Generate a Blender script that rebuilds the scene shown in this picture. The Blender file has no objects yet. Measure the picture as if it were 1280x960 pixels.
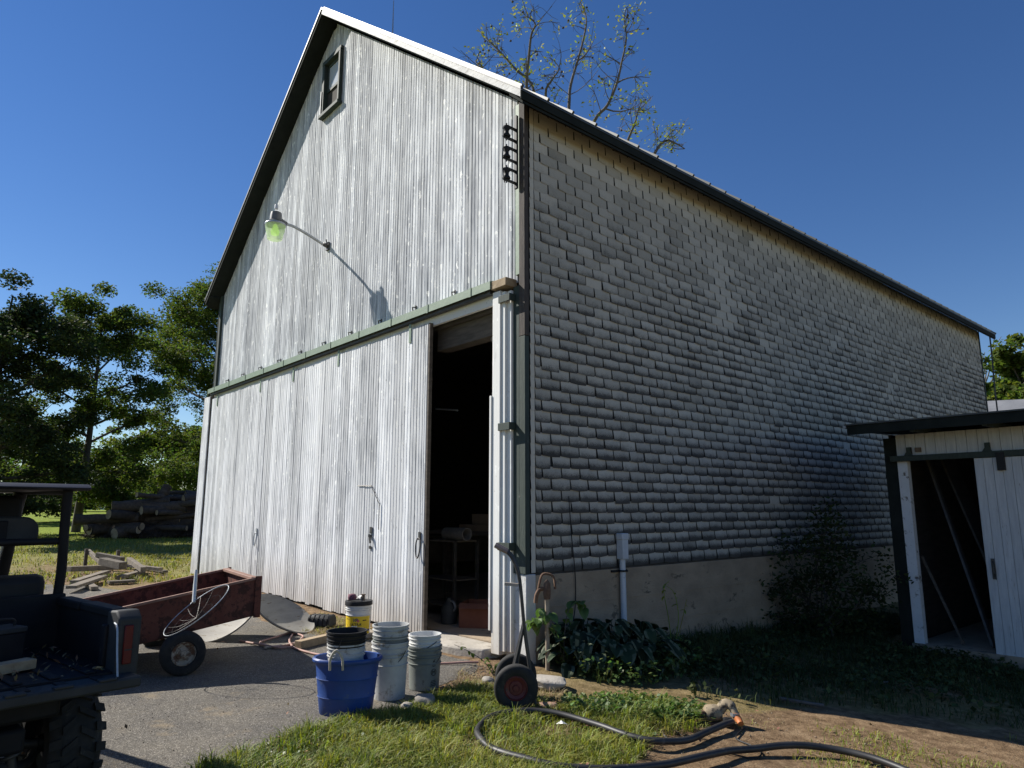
import bpy, bmesh, math, random
import numpy as np
from mathutils import Vector, Matrix, noise

R = math.radians
rng = np.random.default_rng(7)
random.seed(7)
scene = bpy.context.scene
col = scene.collection

# ------------------------------------------------------------------ camera
FPX = 875.0                       # focal length in photo pixels (photo 1280 px wide)
PITCH = math.atan(157 / FPX)
AZ = R(40.9)
CAM = np.array([5.79, -5.19, 1.6])
_fh = np.array([-math.cos(AZ), math.sin(AZ), 0.0])
_r = np.array([math.sin(AZ), math.cos(AZ), 0.0])
_z = np.array([0, 0, 1.0])
_fw = _fh * math.cos(PITCH) + _z * math.sin(PITCH)
_up = _z * math.cos(PITCH) - _fh * math.sin(PITCH)
cd = bpy.data.cameras.new('camera')
cam = bpy.data.objects.new('camera', cd)
col.objects.link(cam)
cd.sensor_fit = 'HORIZONTAL'
cd.sensor_width = 36.0
cd.lens = 36.0 * FPX / 1280
cd.clip_start = 0.05
cd.clip_end = 3000
cam.matrix_world = Matrix(((_r[0], _up[0], -_fw[0], CAM[0]), (_r[1], _up[1], -_fw[1], CAM[1]),
                           (_r[2], _up[2], -_fw[2], CAM[2]), (0, 0, 0, 1)))
scene.camera = cam

# ------------------------------------------------------------------ sky, sun, exposure
SUN_AZ, SUN_EL = R(27), R(39)     # direction the light travels in the ground plane, elevation
SD = Vector((math.cos(SUN_EL) * math.cos(SUN_AZ), math.cos(SUN_EL) * math.sin(SUN_AZ), -math.sin(SUN_EL)))
world = bpy.data.worlds.new('World')
scene.world = world
world.use_nodes = True
wn = world.node_tree.nodes
bg = wn['Background']
sky = wn.new('ShaderNodeTexSky')
sky.sky_type = 'NISHITA'
sky.sun_disc = False
sky.sun_elevation = SUN_EL
sky.sun_rotation = math.atan2(-SD.x, -SD.y)
sky.altitude = 0
sky.air_density = 1.0
sky.dust_density = 0.0
sky.ozone_density = 2.6
hsv = wn.new('ShaderNodeHueSaturation')       # clear dry autumn air: a deeper, evenly saturated blue
hsv.inputs['Saturation'].default_value = 1.25
hsv.inputs['Hue'].default_value = 0.511
world.node_tree.links.new(sky.outputs[0], hsv.inputs['Color'])
world.node_tree.links.new(hsv.outputs[0], bg.inputs[0])
bg.inputs[1].default_value = 0.066
sl = bpy.data.lights.new('sun', 'SUN')
sl.energy = 4.6
sl.angle = R(0.5)
sl.color = (1.0, 0.955, 0.88)
so = bpy.data.objects.new('sun', sl)
col.objects.link(so)
so.rotation_euler = SD.to_track_quat('-Z', 'Y').to_euler()
so.location = (-20, -10, 25)
scene.view_settings.view_transform = 'Standard'
scene.view_settings.look = 'None'
scene.view_settings.exposure = 0.7
scene.view_settings.gamma = 1.0
scene.render.engine = 'CYCLES'
scene.render.resolution_x = 1024
scene.render.resolution_y = 768

# ------------------------------------------------------------------ pixel -> place helpers
def ray(x, y):
    return _fw + _r * (x - 640) / FPX - _up * (y - 480) / FPX
def on_z(x, y, z=0.0):
    d = ray(x, y); return CAM + d * ((z - CAM[2]) / d[2])
def on_y(x, y, Y=0.0):
    d = ray(x, y); return CAM + d * ((Y - CAM[1]) / d[1])
def on_x(x, y, X=0.0):
    d = ray(x, y); return CAM + d * ((X - CAM[0]) / d[0])
def at_depth(x, y, dep):
    return CAM + ray(x, y) * dep
def sstep(a, b, x):
    t = min(1.0, max(0.0, (x - a) / (b - a))); return t * t * (3 - 2 * t)
def gz(x, y):
    zl = 0.02 * max(0.0, -x)
    if zl > 1.58: zl = 1.58
    zr = 0.0
    if x > -1 or y > 0:
        k = sstep(-3.5, 0.2, y) * sstep(-11.5, 0.0, x)
        zr = -min(0.45, 0.055 * max(0.0, x) + 0.035 * min(4.7, max(0.0, y))) * k
    return zl + zr
def ground(px, py, lift=0.0):
    z = 0.0
    for _ in range(25):
        p = on_z(px, py, z); z = 0.5 * z + 0.5 * gz(p[0], p[1])
    return Vector((p[0], p[1], gz(p[0], p[1]) + lift))

# ------------------------------------------------------------------ materials
MATS = {}
def mat(name, c1, c2=None, scale=6.0, stretch=(1, 1, 1), rough=0.8, bump=0.0, bscale=None, metal=0.0, lo=0.35, hi=0.65,
        c3=None, s3=20.0, t3=0.6, rnd=0.0, isl=0.0, trans=0.0, spec=None, coat=0.0):
    if name in MATS: return MATS[name]
    m = bpy.data.materials.new(name); MATS[name] = m
    m.use_nodes = True
    nt = m.node_tree; N = nt.nodes; L = nt.links
    b = N['Principled BSDF']
    b.inputs['Roughness'].default_value = rough
    b.inputs['Metallic'].default_value = metal
    if spec is not None: b.inputs['Specular IOR Level'].default_value = spec
    if coat: b.inputs['Coat Weight'].default_value = coat
    c2 = c2 or tuple(min(1, c * 1.25) for c in c1)
    tc = N.new('ShaderNodeTexCoord'); mp = N.new('ShaderNodeMapping')
    mp.inputs['Scale'].default_value = stretch
    L.new(tc.outputs['Object'], mp.inputs['Vector'])
    n1 = N.new('ShaderNodeTexNoise'); n1.inputs['Scale'].default_value = scale
    n1.inputs['Detail'].default_value = 8; n1.inputs['Roughness'].default_value = 0.65
    L.new(mp.outputs[0], n1.inputs['Vector'])
    r1 = N.new('ShaderNodeValToRGB')
    r1.color_ramp.elements[0].position = lo; r1.color_ramp.elements[1].position = hi
    r1.color_ramp.elements[0].color = (*c1, 1); r1.color_ramp.elements[1].color = (*c2, 1)
    L.new(n1.outputs['Fac'], r1.inputs[0])
    out = r1.outputs[0]
    if c3 is not None:
        n3 = N.new('ShaderNodeTexNoise'); n3.inputs['Scale'].default_value = s3
        n3.inputs['Detail'].default_value = 6; n3.inputs['Roughness'].default_value = 0.7
        L.new(mp.outputs[0], n3.inputs['Vector'])
        r3 = N.new('ShaderNodeValToRGB')
        r3.color_ramp.elements[0].position = t3 - 0.03; r3.color_ramp.elements[1].position = t3 + 0.04
        L.new(n3.outputs['Fac'], r3.inputs[0])
        mx = N.new('ShaderNodeMix'); mx.data_type = 'RGBA'
        L.new(r3.outputs[0], mx.inputs['Factor']); L.new(out, mx.inputs[6])
        mx.inputs[7].default_value = (*c3, 1)
        out = mx.outputs[2]
    if rnd or isl:
        if isl:
            g = N.new('ShaderNodeNewGeometry'); src = g.outputs['Random Per Island']; amt = isl
        else:
            g = N.new('ShaderNodeObjectInfo'); src = g.outputs['Random']; amt = rnd
        mr = N.new('ShaderNodeMapRange'); mr.inputs['To Min'].default_value = 1 - amt; mr.inputs['To Max'].default_value = 1 + amt
        L.new(src, mr.inputs['Value'])
        hs = N.new('ShaderNodeHueSaturation'); L.new(mr.outputs[0], hs.inputs['Value']); L.new(out, hs.inputs['Color'])
        if isl:
            mh = N.new('ShaderNodeMapRange'); mh.inputs['To Min'].default_value = 0.5 + 0.035; mh.inputs['To Max'].default_value = 0.5 - 0.045
            mt = N.new('ShaderNodeMath'); mt.operation = 'FRACT'
            m2 = N.new('ShaderNodeMath'); m2.operation = 'MULTIPLY'; m2.inputs[1].default_value = 7.31
            L.new(src, m2.inputs[0]); L.new(m2.outputs[0], mt.inputs[0]); L.new(mt.outputs[0], mh.inputs['Value'])
            L.new(mh.outputs[0], hs.inputs['Hue'])
        out = hs.outputs[0]
    L.new(out, b.inputs['Base Color'])
    if bump:
        nb = N.new('ShaderNodeTexNoise'); nb.inputs['Scale'].default_value = bscale or scale * 4
        nb.inputs['Detail'].default_value = 6
        L.new(mp.outputs[0], nb.inputs['Vector'])
        bp = N.new('ShaderNodeBump'); bp.inputs['Strength'].default_value = min(1.0, bump); bp.inputs['Distance'].default_value = 0.01
        L.new(nb.outputs['Fac'], bp.inputs['Height']); L.new(bp.outputs[0], b.inputs['Normal'])
    if trans:
        t = N.new('ShaderNodeBsdfTranslucent'); ms = N.new('ShaderNodeMixShader'); ms.inputs[0].default_value = trans
        hb = N.new('ShaderNodeHueSaturation'); hb.inputs['Value'].default_value = 1.25; hb.inputs['Saturation'].default_value = 1.15
        L.new(out, hb.inputs['Color']); L.new(hb.outputs[0], t.inputs[0])
        L.new(b.outputs[0], ms.inputs[1]); L.new(t.outputs[0], ms.inputs[2])
        L.new(ms.outputs[0], N['Material Output'].inputs['Surface'])
    return m

def board_material(name, white=(0.74, 0.755, 0.765), grey=(0.30, 0.315, 0.34), lo=0.30, hi=0.66, rnd=0.24, chips=True):
    """weathered whitewash: vertical streaks, bare grey wood, bright flecks, rust and dirt runs"""
    m = bpy.data.materials.new(name); MATS[name] = m
    m.use_nodes = True; nt = m.node_tree; N = nt.nodes; L = nt.links
    b = N['Principled BSDF']; b.inputs['Roughness'].default_value = 0.85; b.inputs['Specular IOR Level'].default_value = 0.25
    tc = N.new('ShaderNodeTexCoord'); oi = N.new('ShaderNodeObjectInfo')
    off = N.new('ShaderNodeVectorMath'); off.operation = 'MULTIPLY_ADD'
    cmb = N.new('ShaderNodeCombineXYZ')
    for k in range(3): L.new(oi.outputs['Random'], cmb.inputs[k])
    off.inputs[1].default_value = (9, 9, 23)
    L.new(cmb.outputs[0], off.inputs[0]); L.new(tc.outputs['Object'], off.inputs[2])
    def nz(stretch, scale, detail=7, rough=0.7, src=None):
        mp = N.new('ShaderNodeMapping'); mp.inputs['Scale'].default_value = stretch
        L.new(src or off.outputs[0], mp.inputs['Vector'])
        n = N.new('ShaderNodeTexNoise'); n.inputs['Scale'].default_value = scale
        n.inputs['Detail'].default_value = detail; n.inputs['Roughness'].default_value = rough
        L.new(mp.outputs[0], n.inputs['Vector']); return n.outputs['Fac']
    def ramp(src, lo, hi, a=(0, 0, 0), bb=(1, 1, 1)):
        r = N.new('ShaderNodeValToRGB'); r.color_ramp.elements[0].position = lo; r.color_ramp.elements[1].position = hi
        r.color_ramp.elements[0].color = (*a, 1); r.color_ramp.elements[1].color = (*bb, 1); L.new(src, r.inputs[0]); return r.outputs[0]
    def mixc(f, a, c):
        mx = N.new('ShaderNodeMix'); mx.data_type = 'RGBA'; L.new(f, mx.inputs['Factor'])
        if isinstance(a, tuple): mx.inputs[6].default_value = (*a, 1)
        else: L.new(a, mx.inputs[6])
        if isinstance(c, tuple): mx.inputs[7].default_value = (*c, 1)
        else: L.new(c, mx.inputs[7])
        return mx.outputs[2]
    streak = nz((26, 26, 0.9), 1.0)
    fine = nz((110, 110, 3.5), 1.0)
    big = nz((1.1, 1.1, 0.35), 1.0, src=tc.outputs['Object'])
    sm = N.new('ShaderNodeMath'); sm.operation = 'MULTIPLY_ADD'; sm.inputs[1].default_value = 0.45
    L.new(fine, sm.inputs[0]); L.new(streak, sm.inputs[2])
    mott = nz((7, 7, 2.2), 1.0, 5, 0.6, src=tc.outputs['Object'])
    s1 = N.new('ShaderNodeMath'); s1.operation = 'MULTIPLY_ADD'; s1.inputs[1].default_value = 0.5
    L.new(mott, s1.inputs[0]); L.new(sm.outputs[0], s1.inputs[2])
    s1b = N.new('ShaderNodeMath'); s1b.operation = 'SUBTRACT'; s1b.inputs[1].default_value = 0.25; L.new(s1.outputs[0], s1b.inputs[0])
    s2 = N.new('ShaderNodeMath'); s2.operation = 'MULTIPLY_ADD'; s2.inputs[1].default_value = 0.75
    L.new(big, s2.inputs[0]); L.new(s1b.outputs[0], s2.inputs[2])
    s3 = N.new('ShaderNodeMath'); s3.operation = 'SUBTRACT'; s3.inputs[1].default_value = 0.6; L.new(s2.outputs[0], s3.inputs[0])
    c = ramp(s3.outputs[0], lo, hi, grey, white)
    if chips:
        ch = ramp(nz((15, 15, 7), 1.0, 4, 0.6), 0.62, 0.65)
        c = mixc(ch, c, (0.86, 0.86, 0.83))
        dk = ramp(nz((38, 38, 11), 1.0, 3, 0.6), 0.70, 0.73)
        c = mixc(dk, c, (0.12, 0.115, 0.11))
    # splash dirt close to the ground
    sx = N.new('ShaderNodeSeparateXYZ'); L.new(tc.outputs['Object'], sx.inputs[0])
    dm = N.new('ShaderNodeMapRange'); dm.inputs['From Min'].default_value = 0.9; dm.inputs['From Max'].default_value = 0.05
    L.new(sx.outputs['Z'], dm.inputs['Value'])
    mm = N.new('ShaderNodeMath'); mm.operation = 'MULTIPLY'; L.new(dm.outputs[0], mm.inputs[0]); L.new(nz((14, 14, 2), 1.0), mm.inputs[1])
    c = mixc(mm.outputs[0], c, (0.33, 0.26, 0.17))
    mr = N.new('ShaderNodeMapRange'); mr.inputs['To Min'].default_value = 1 - rnd; mr.inputs['To Max'].default_value = 1 + rnd * 0.6
    L.new(oi.outputs['Random'], mr.inputs['Value'])
    hs = N.new('ShaderNodeHueSaturation'); L.new(mr.outputs[0], hs.inputs['Value']); L.new(c, hs.inputs['Color'])
    L.new(hs.outputs[0], b.inputs['Base Color'])
    bp = N.new('ShaderNodeBump'); bp.inputs['Strength'].default_value = 0.5; bp.inputs['Distance'].default_value = 0.004
    L.new(sm.outputs[0], bp.inputs['Height']); L.new(bp.outputs[0], b.inputs['Normal'])
    return m

def shingle_material():
    """mineral shingle: pale head, dark granules washed to the butt edge; v = 0 at the butt"""
    m = bpy.data.materials.new('shingle'); MATS['shingle'] = m
    m.use_nodes = True; nt = m.node_tree; N = nt.nodes; L = nt.links
    b = N['Principled BSDF']; b.inputs['Roughness'].default_value = 0.95; b.inputs['Specular IOR Level'].default_value = 0.15
    tc = N.new('ShaderNodeTexCoord')
    at = N.new('ShaderNodeAttribute'); at.attribute_name = 'wear_shade'       # x tone, y v, z weathering with painted shade
    sx = N.new('ShaderNodeSeparateColor'); L.new(at.outputs['Color'], sx.inputs[0])
    def nz(sc, d=6, r=0.75):
        n = N.new('ShaderNodeTexNoise'); n.inputs['Scale'].default_value = sc; n.inputs['Detail'].default_value = d
        n.inputs['Roughness'].default_value = r; L.new(tc.outputs['Object'], n.inputs['Vector']); return n.outputs['Fac']
    def math_(op, a, c=None, k=None):
        t = N.new('ShaderNodeMath'); t.operation = op; L.new(a, t.inputs[0])
        if c is not None: L.new(c, t.inputs[1])
        if k is not None: t.inputs[1].default_value = k
        return t.outputs[0]
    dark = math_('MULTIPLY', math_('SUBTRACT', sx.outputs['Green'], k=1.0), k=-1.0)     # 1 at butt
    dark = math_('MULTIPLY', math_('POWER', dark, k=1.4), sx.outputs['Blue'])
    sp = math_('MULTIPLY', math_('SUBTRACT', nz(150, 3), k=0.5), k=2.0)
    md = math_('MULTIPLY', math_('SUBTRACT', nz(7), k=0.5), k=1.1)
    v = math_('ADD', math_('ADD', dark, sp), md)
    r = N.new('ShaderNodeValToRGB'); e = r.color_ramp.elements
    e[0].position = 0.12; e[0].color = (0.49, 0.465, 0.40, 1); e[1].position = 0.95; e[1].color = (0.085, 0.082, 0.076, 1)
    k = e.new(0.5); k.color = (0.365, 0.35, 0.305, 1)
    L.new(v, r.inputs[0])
    mr = N.new('ShaderNodeMapRange'); mr.inputs['To Min'].default_value = 0.72; mr.inputs['To Max'].default_value = 1.2
    L.new(sx.outputs['Red'], mr.inputs['Value'])
    hs = N.new('ShaderNodeHueSaturation'); L.new(mr.outputs[0], hs.inputs['Value']); L.new(r.outputs[0], hs.inputs['Color'])
    L.new(hs.outputs[0], b.inputs['Base Color'])
    bp = N.new('ShaderNodeBump'); bp.inputs['Strength'].default_value = 0.35; bp.inputs['Distance'].default_value = 0.003
    L.new(nz(160, 3), bp.inputs['Height']); L.new(bp.outputs[0], b.inputs['Normal'])
    return m

def glass_material(name='glass', tint=(0.9, 0.95, 0.95), alpha=0.25, rough=0.05):
    m = bpy.data.materials.new(name); MATS[name] = m; m.use_nodes = True
    N = m.node_tree.nodes; L = m.node_tree.links; b = N['Principled BSDF']
    b.inputs['Base Color'].default_value = (*tint, 1); b.inputs['Roughness'].default_value = rough
    tr = N.new('ShaderNodeBsdfTransparent'); mx = N.new('ShaderNodeMixShader'); mx.inputs[0].default_value = alpha
    L.new(tr.outputs[0], mx.inputs[1]); L.new(b.outputs[0], mx.inputs[2]); L.new(mx.outputs[0], N['Material Output'].inputs['Surface'])
    return m

M_BOARD = board_material('whitewashed_boards')
M_DOOR = board_material('whitewashed_door_boards', white=(0.77, 0.78, 0.785), grey=(0.36, 0.375, 0.39), lo=0.24, hi=0.56)
M_TRIMW = board_material('worn_white_trim', white=(0.74, 0.74, 0.71), grey=(0.36, 0.35, 0.33), lo=0.14, hi=0.34, rnd=0.05)
M_RAKE = mat('rake_paint', (0.40, 0.40, 0.39), (0.62, 0.62, 0.60), 3, (1, 1, 3), rough=0.7, c3=(0.22, 0.21, 0.19), s3=9, t3=0.6, bump=0.3)
M_SHEDW = mat('shed_white_paint', (0.47, 0.48, 0.48), (0.60, 0.61, 0.60), 5, (8, 8, 0.6), rough=0.75, rnd=0.05, c3=(0.2, 0.175, 0.15), s3=8, t3=0.66, bump=0.3)
M_SHINGLE = shingle_material()
M_GREEN = mat('faded_green_paint', (0.024, 0.038, 0.031), (0.042, 0.058, 0.048), 6, (4, 4, 0.6), rough=0.75, c3=(0.18, 0.18, 0.15), s3=18, t3=0.68, bump=0.3)
M_TRACK = mat('pale_green_track', (0.17, 0.235, 0.165), (0.215, 0.28, 0.20), 5, rough=0.6, c3=(0.12, 0.11, 0.08), s3=14, t3=0.7, bump=0.2)
M_BROWNT = mat('weathered_brown_trim', (0.045, 0.037, 0.032), (0.085, 0.07, 0.06), 8, (6, 6, 0.5), rough=0.85, c3=(0.28, 0.25, 0.2), s3=10, t3=0.7, bump=0.4)
M_ROOF = mat('dark_metal_roof', (0.045, 0.05, 0.05), (0.075, 0.08, 0.078), 4, rough=0.5, metal=0.2)
M_SOFFIT = mat('dark_green_soffit', (0.012, 0.016, 0.014), (0.02, 0.025, 0.022), 5, rough=0.9, spec=0.2)
M_CONC = mat('concrete', (0.27, 0.21, 0.145), (0.38, 0.295, 0.205), 2.2, (1, 1, 1.8), rough=0.92, c3=(0.13, 0.105, 0.075), s3=3.2, t3=0.62, bump=0.6, bscale=30)
M_CONCW = mat('white_limewash', (0.52, 0.52, 0.49), (0.64, 0.63, 0.60), 3, rough=0.9, c3=(0.28, 0.26, 0.21), s3=5, t3=0.6, bump=0.5, bscale=30)
M_APRON = mat('pale_concrete', (0.34, 0.31, 0.26), (0.46, 0.42, 0.36), 4, rough=0.92, c3=(0.25, 0.22, 0.18), s3=5, t3=0.62, bump=0.6, bscale=40)
M_DARKWOOD = mat('old_dark_wood', (0.06, 0.05, 0.04), (0.12, 0.10, 0.08), 3, (1, 1, 6), rough=0.9, bump=0.3)
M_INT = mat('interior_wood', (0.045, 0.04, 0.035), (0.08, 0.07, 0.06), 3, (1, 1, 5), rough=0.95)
M_WOOD = mat('raw_wood', (0.28, 0.20, 0.12), (0.42, 0.32, 0.20), 4, (3, 3, 3), rough=0.85, bump=0.3, rnd=0.15)
M_GREYWOOD = mat('grey_wood', (0.20, 0.17, 0.13), (0.34, 0.29, 0.23), 5, (2, 2, 2), rough=0.9, bump=0.4, rnd=0.25)
M_DIMWOOD = mat('dim_grey_wood', (0.085, 0.083, 0.08), (0.13, 0.125, 0.12), 5, (2, 2, 2), rough=0.9, bump=0.4)
M_OLDWOOD = mat('rotting_wood', (0.10, 0.082, 0.062), (0.21, 0.175, 0.13), 5, (2, 2, 2), rough=0.95, bump=0.6, rnd=0.35)
M_BLACKP = mat('black_plastic', (0.010, 0.010, 0.011), (0.018, 0.018, 0.019), 8, rough=0.6, spec=0.3)
M_UTV = mat('utv_dark_plastic', (0.008, 0.008, 0.010), (0.014, 0.014, 0.016), 5, rough=0.7, spec=0.25, c3=(0.035, 0.033, 0.03), s3=12, t3=0.68)
M_UTVGREY = mat('utv_grey_plastic', (0.026, 0.028, 0.029), (0.042, 0.044, 0.045), 6, rough=0.65, spec=0.3, c3=(0.09, 0.085, 0.075), s3=15, t3=0.70)
M_UTVROOF = mat('utv_navy_roof', (0.007, 0.009, 0.018), (0.012, 0.014, 0.026), 3, rough=0.5, spec=0.3)
M_STEEL = mat('dark_steel', (0.05, 0.05, 0.05), (0.09, 0.085, 0.08), 10, rough=0.5, metal=0.5, c3=(0.16, 0.09, 0.05), s3=22, t3=0.64)
M_RUSTY = mat('rusty_iron', (0.10, 0.055, 0.035), (0.20, 0.12, 0.075), 14, rough=0.85, metal=0.2, bump=0.3)
M_GALV = mat('galvanised', (0.33, 0.35, 0.37), (0.45, 0.47, 0.49), 20, rough=0.45, metal=0.6)
M_PIPE = mat('grey_pvc', (0.50, 0.53, 0.56), (0.60, 0.62, 0.65), 6, rough=0.5, c3=(0.24, 0.24, 0.23), s3=10, t3=0.68)
M_TYRE = mat('tyre_rubber', (0.011, 0.011, 0.011), (0.03, 0.028, 0.025), 9, rough=0.85, c3=(0.06, 0.055, 0.046), s3=7, t3=0.62)
M_RIMW = mat('dirty_cream_rim', (0.30, 0.25, 0.18), (0.42, 0.37, 0.29), 8, rough=0.75, c3=(0.13, 0.065, 0.035), s3=11, t3=0.50)
M_RIMR = mat('dull_red_rim', (0.09, 0.012, 0.012), (0.14, 0.022, 0.02), 9, rough=0.55, c3=(0.05, 0.03, 0.025), s3=18, t3=0.62)
M_CART = mat('worn_red_paint', (0.12, 0.04, 0.028), (0.165, 0.065, 0.045), 4, rough=0.8, spec=0.2, c3=(0.065, 0.030, 0.022), s3=12, t3=0.52, bump=0.3, bscale=60)
M_CARTE = mat('worn_red_edge', (0.20, 0.10, 0.07), (0.30, 0.17, 0.12), 12, rough=0.7)
M_BLUE = mat('blue_tub', (0.008, 0.045, 0.20), (0.012, 0.06, 0.26), 4, rough=0.5, c3=(0.05, 0.085, 0.19), s3=9, t3=0.62)
M_WHITEP = mat('white_plastic', (0.60, 0.60, 0.57), (0.68, 0.68, 0.66), 5, rough=0.5, c3=(0.36, 0.34, 0.30), s3=10, t3=0.68)
M_DIRTYW = mat('dirty_white_plastic', (0.40, 0.40, 0.38), (0.55, 0.55, 0.52), 4, rough=0.55, c3=(0.26, 0.24, 0.20), s3=7, t3=0.6)
M_GREYP = mat('grey_green_plastic', (0.15, 0.165, 0.15), (0.22, 0.235, 0.215), 5, rough=0.6, c3=(0.10, 0.10, 0.085), s3=8, t3=0.62)
M_GREYB = mat('grey_plastic', (0.14, 0.145, 0.15), (0.2, 0.205, 0.21), 5, rough=0.55)
M_YEL = mat('yellow_label', (0.72, 0.50, 0.012), (0.78, 0.56, 0.02), 3, rough=0.45)
M_PURP = mat('purple_band', (0.06, 0.03, 0.13), (0.075, 0.04, 0.15), 3, rough=0.45)
M_INK = mat('black_ink', (0.012, 0.012, 0.015), (0.02, 0.02, 0.022), 3, rough=0.6)
M_NAVY = mat('navy_ink', (0.015, 0.02, 0.12), (0.02, 0.025, 0.15), 3, rough=0.6)
M_REDINK = mat('red_ink', (0.55, 0.12, 0.10), (0.6, 0.16, 0.12), 3, rough=0.6)
M_WINK = mat('white_ink', (0.72, 0.72, 0.70), (0.76, 0.76, 0.75), 3, rough=0.6)
M_ROPE = mat('rope', (0.42, 0.38, 0.30), (0.55, 0.50, 0.42), 60, rough=0.9, bump=0.5)
M_HOSEB = mat('black_hose', (0.016, 0.016, 0.017), (0.035, 0.034, 0.033), 5, rough=0.5, c3=(0.08, 0.075, 0.065), s3=9, t3=0.64)
M_HOSEP = mat('pink_hose', (0.36, 0.20, 0.16), (0.46, 0.28, 0.23), 10, rough=0.7, c3=(0.25, 0.2, 0.15), s3=12, t3=0.6)
M_TAILR = mat('red_lens', (0.085, 0.004, 0.006), (0.11, 0.006, 0.008), 30, rough=0.4, spec=0.3)
M_ORANGE = mat('orange_fitting', (0.50, 0.14, 0.035), (0.58, 0.2, 0.06), 10, rough=0.6)
M_PUMP = mat('tan_cast_iron', (0.22, 0.17, 0.10), (0.40, 0.32, 0.21), 7, rough=0.8, c3=(0.07, 0.055, 0.04), s3=16, t3=0.54)
M_STONE = mat('stone', (0.22, 0.20, 0.17), (0.34, 0.31, 0.27), 7, rough=0.9, rnd=0.25, bump=0.6)
M_BRICKR = mat('broken_brick', (0.26, 0.15, 0.10), (0.36, 0.23, 0.16), 7, rough=0.9, rnd=0.2, bump=0.6)
M_BARK = mat('bark', (0.05, 0.042, 0.034), (0.10, 0.085, 0.068), 3, (2, 2, 0.5), rough=0.95, bump=0.8, bscale=8)
M_TWIG = mat('twig_bark', (0.09, 0.083, 0.075), (0.15, 0.138, 0.122), 3, rough=0.95)
M_LOGBARK = mat('log_bark', (0.055, 0.042, 0.034), (0.11, 0.085, 0.065), 4, (2, 2, 2), rough=0.95, bump=0.8, bscale=12, rnd=0.3)
M_LOGEND = mat('log_end', (0.32, 0.24, 0.15), (0.46, 0.36, 0.24), 6, rough=0.9, rnd=0.2)
M_LEAF = mat('leaf_green', (0.050, 0.080, 0.019), (0.10, 0.135, 0.032), 0.35, rough=0.7, spec=0.2, isl=0.4, trans=0.5)
M_LEAF2 = mat('leaf_bright', (0.075, 0.11, 0.022), (0.12, 0.155, 0.034), 0.35, rough=0.7, spec=0.2, isl=0.4, trans=0.5)
M_LEAFY = mat('leaf_yellow', (0.20, 0.25, 0.04), (0.30, 0.32, 0.07), 0.6, rough=0.6, isl=0.3, trans=0.4)
M_LEAFD = mat('leaf_dark', (0.028, 0.046, 0.015), (0.05, 0.07, 0.024), 0.8, rough=0.7, spec=0.2, isl=0.35, trans=0.3)
M_HOSTA = mat('hosta_leaf', (0.018, 0.034, 0.016), (0.032, 0.052, 0.024), 6, rough=0.65, spec=0.2, rnd=0.45, trans=0.2)
M_HOSTAE = mat('hosta_edge', (0.07, 0.085, 0.05), (0.11, 0.125, 0.07), 6, rough=0.6, spec=0.25)
M_GRASS = mat('grass_blade', (0.14, 0.195, 0.03), (0.29, 0.30, 0.06), 1.2, rough=0.6, isl=0.45, trans=0.4)
M_GRASSD = mat('dry_grass', (0.28, 0.22, 0.11), (0.40, 0.32, 0.17), 3, rough=0.8, isl=0.35, trans=0.25)
M_GRASSS = mat('shade_darkened_grass', (0.042, 0.062, 0.02), (0.075, 0.095, 0.034), 1.5, rough=0.7, spec=0.2, isl=0.45, trans=0.3)  # darker grass colour with the yard's shade painted into it
M_WEED = mat('broadleaf_weed', (0.085, 0.14, 0.035), (0.14, 0.2, 0.055), 2, rough=0.5, isl=0.3, trans=0.35)
M_CARD = mat('cardboard_red', (0.12, 0.042, 0.024), (0.17, 0.065, 0.04), 3, rough=0.9)
M_TAN = mat('tan_box', (0.15, 0.11, 0.075), (0.2, 0.15, 0.105), 4, rough=0.85)
M_HOUSE = mat('house_white', (0.62, 0.63, 0.64), (0.70, 0.71, 0.72), 1, rough=0.8)
M_HROOF = mat('house_roof', (0.16, 0.165, 0.175), (0.22, 0.225, 0.235), 2, rough=0.85)
M_WDARK = mat('window_dark', (0.02, 0.025, 0.03), (0.03, 0.035, 0.04), 2, rough=0.15)
M_CLOTH = mat('purple_cloth', (0.10, 0.03, 0.05), (0.2, 0.09, 0.12), 40, rough=0.9)
M_PANE = glass_material('window_pane', (0.62, 0.66, 0.7), 0.75, 0.12)
M_SHIELD = glass_material('windscreen', (0.75, 0.8, 0.78), 0.22, 0.1)

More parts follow.
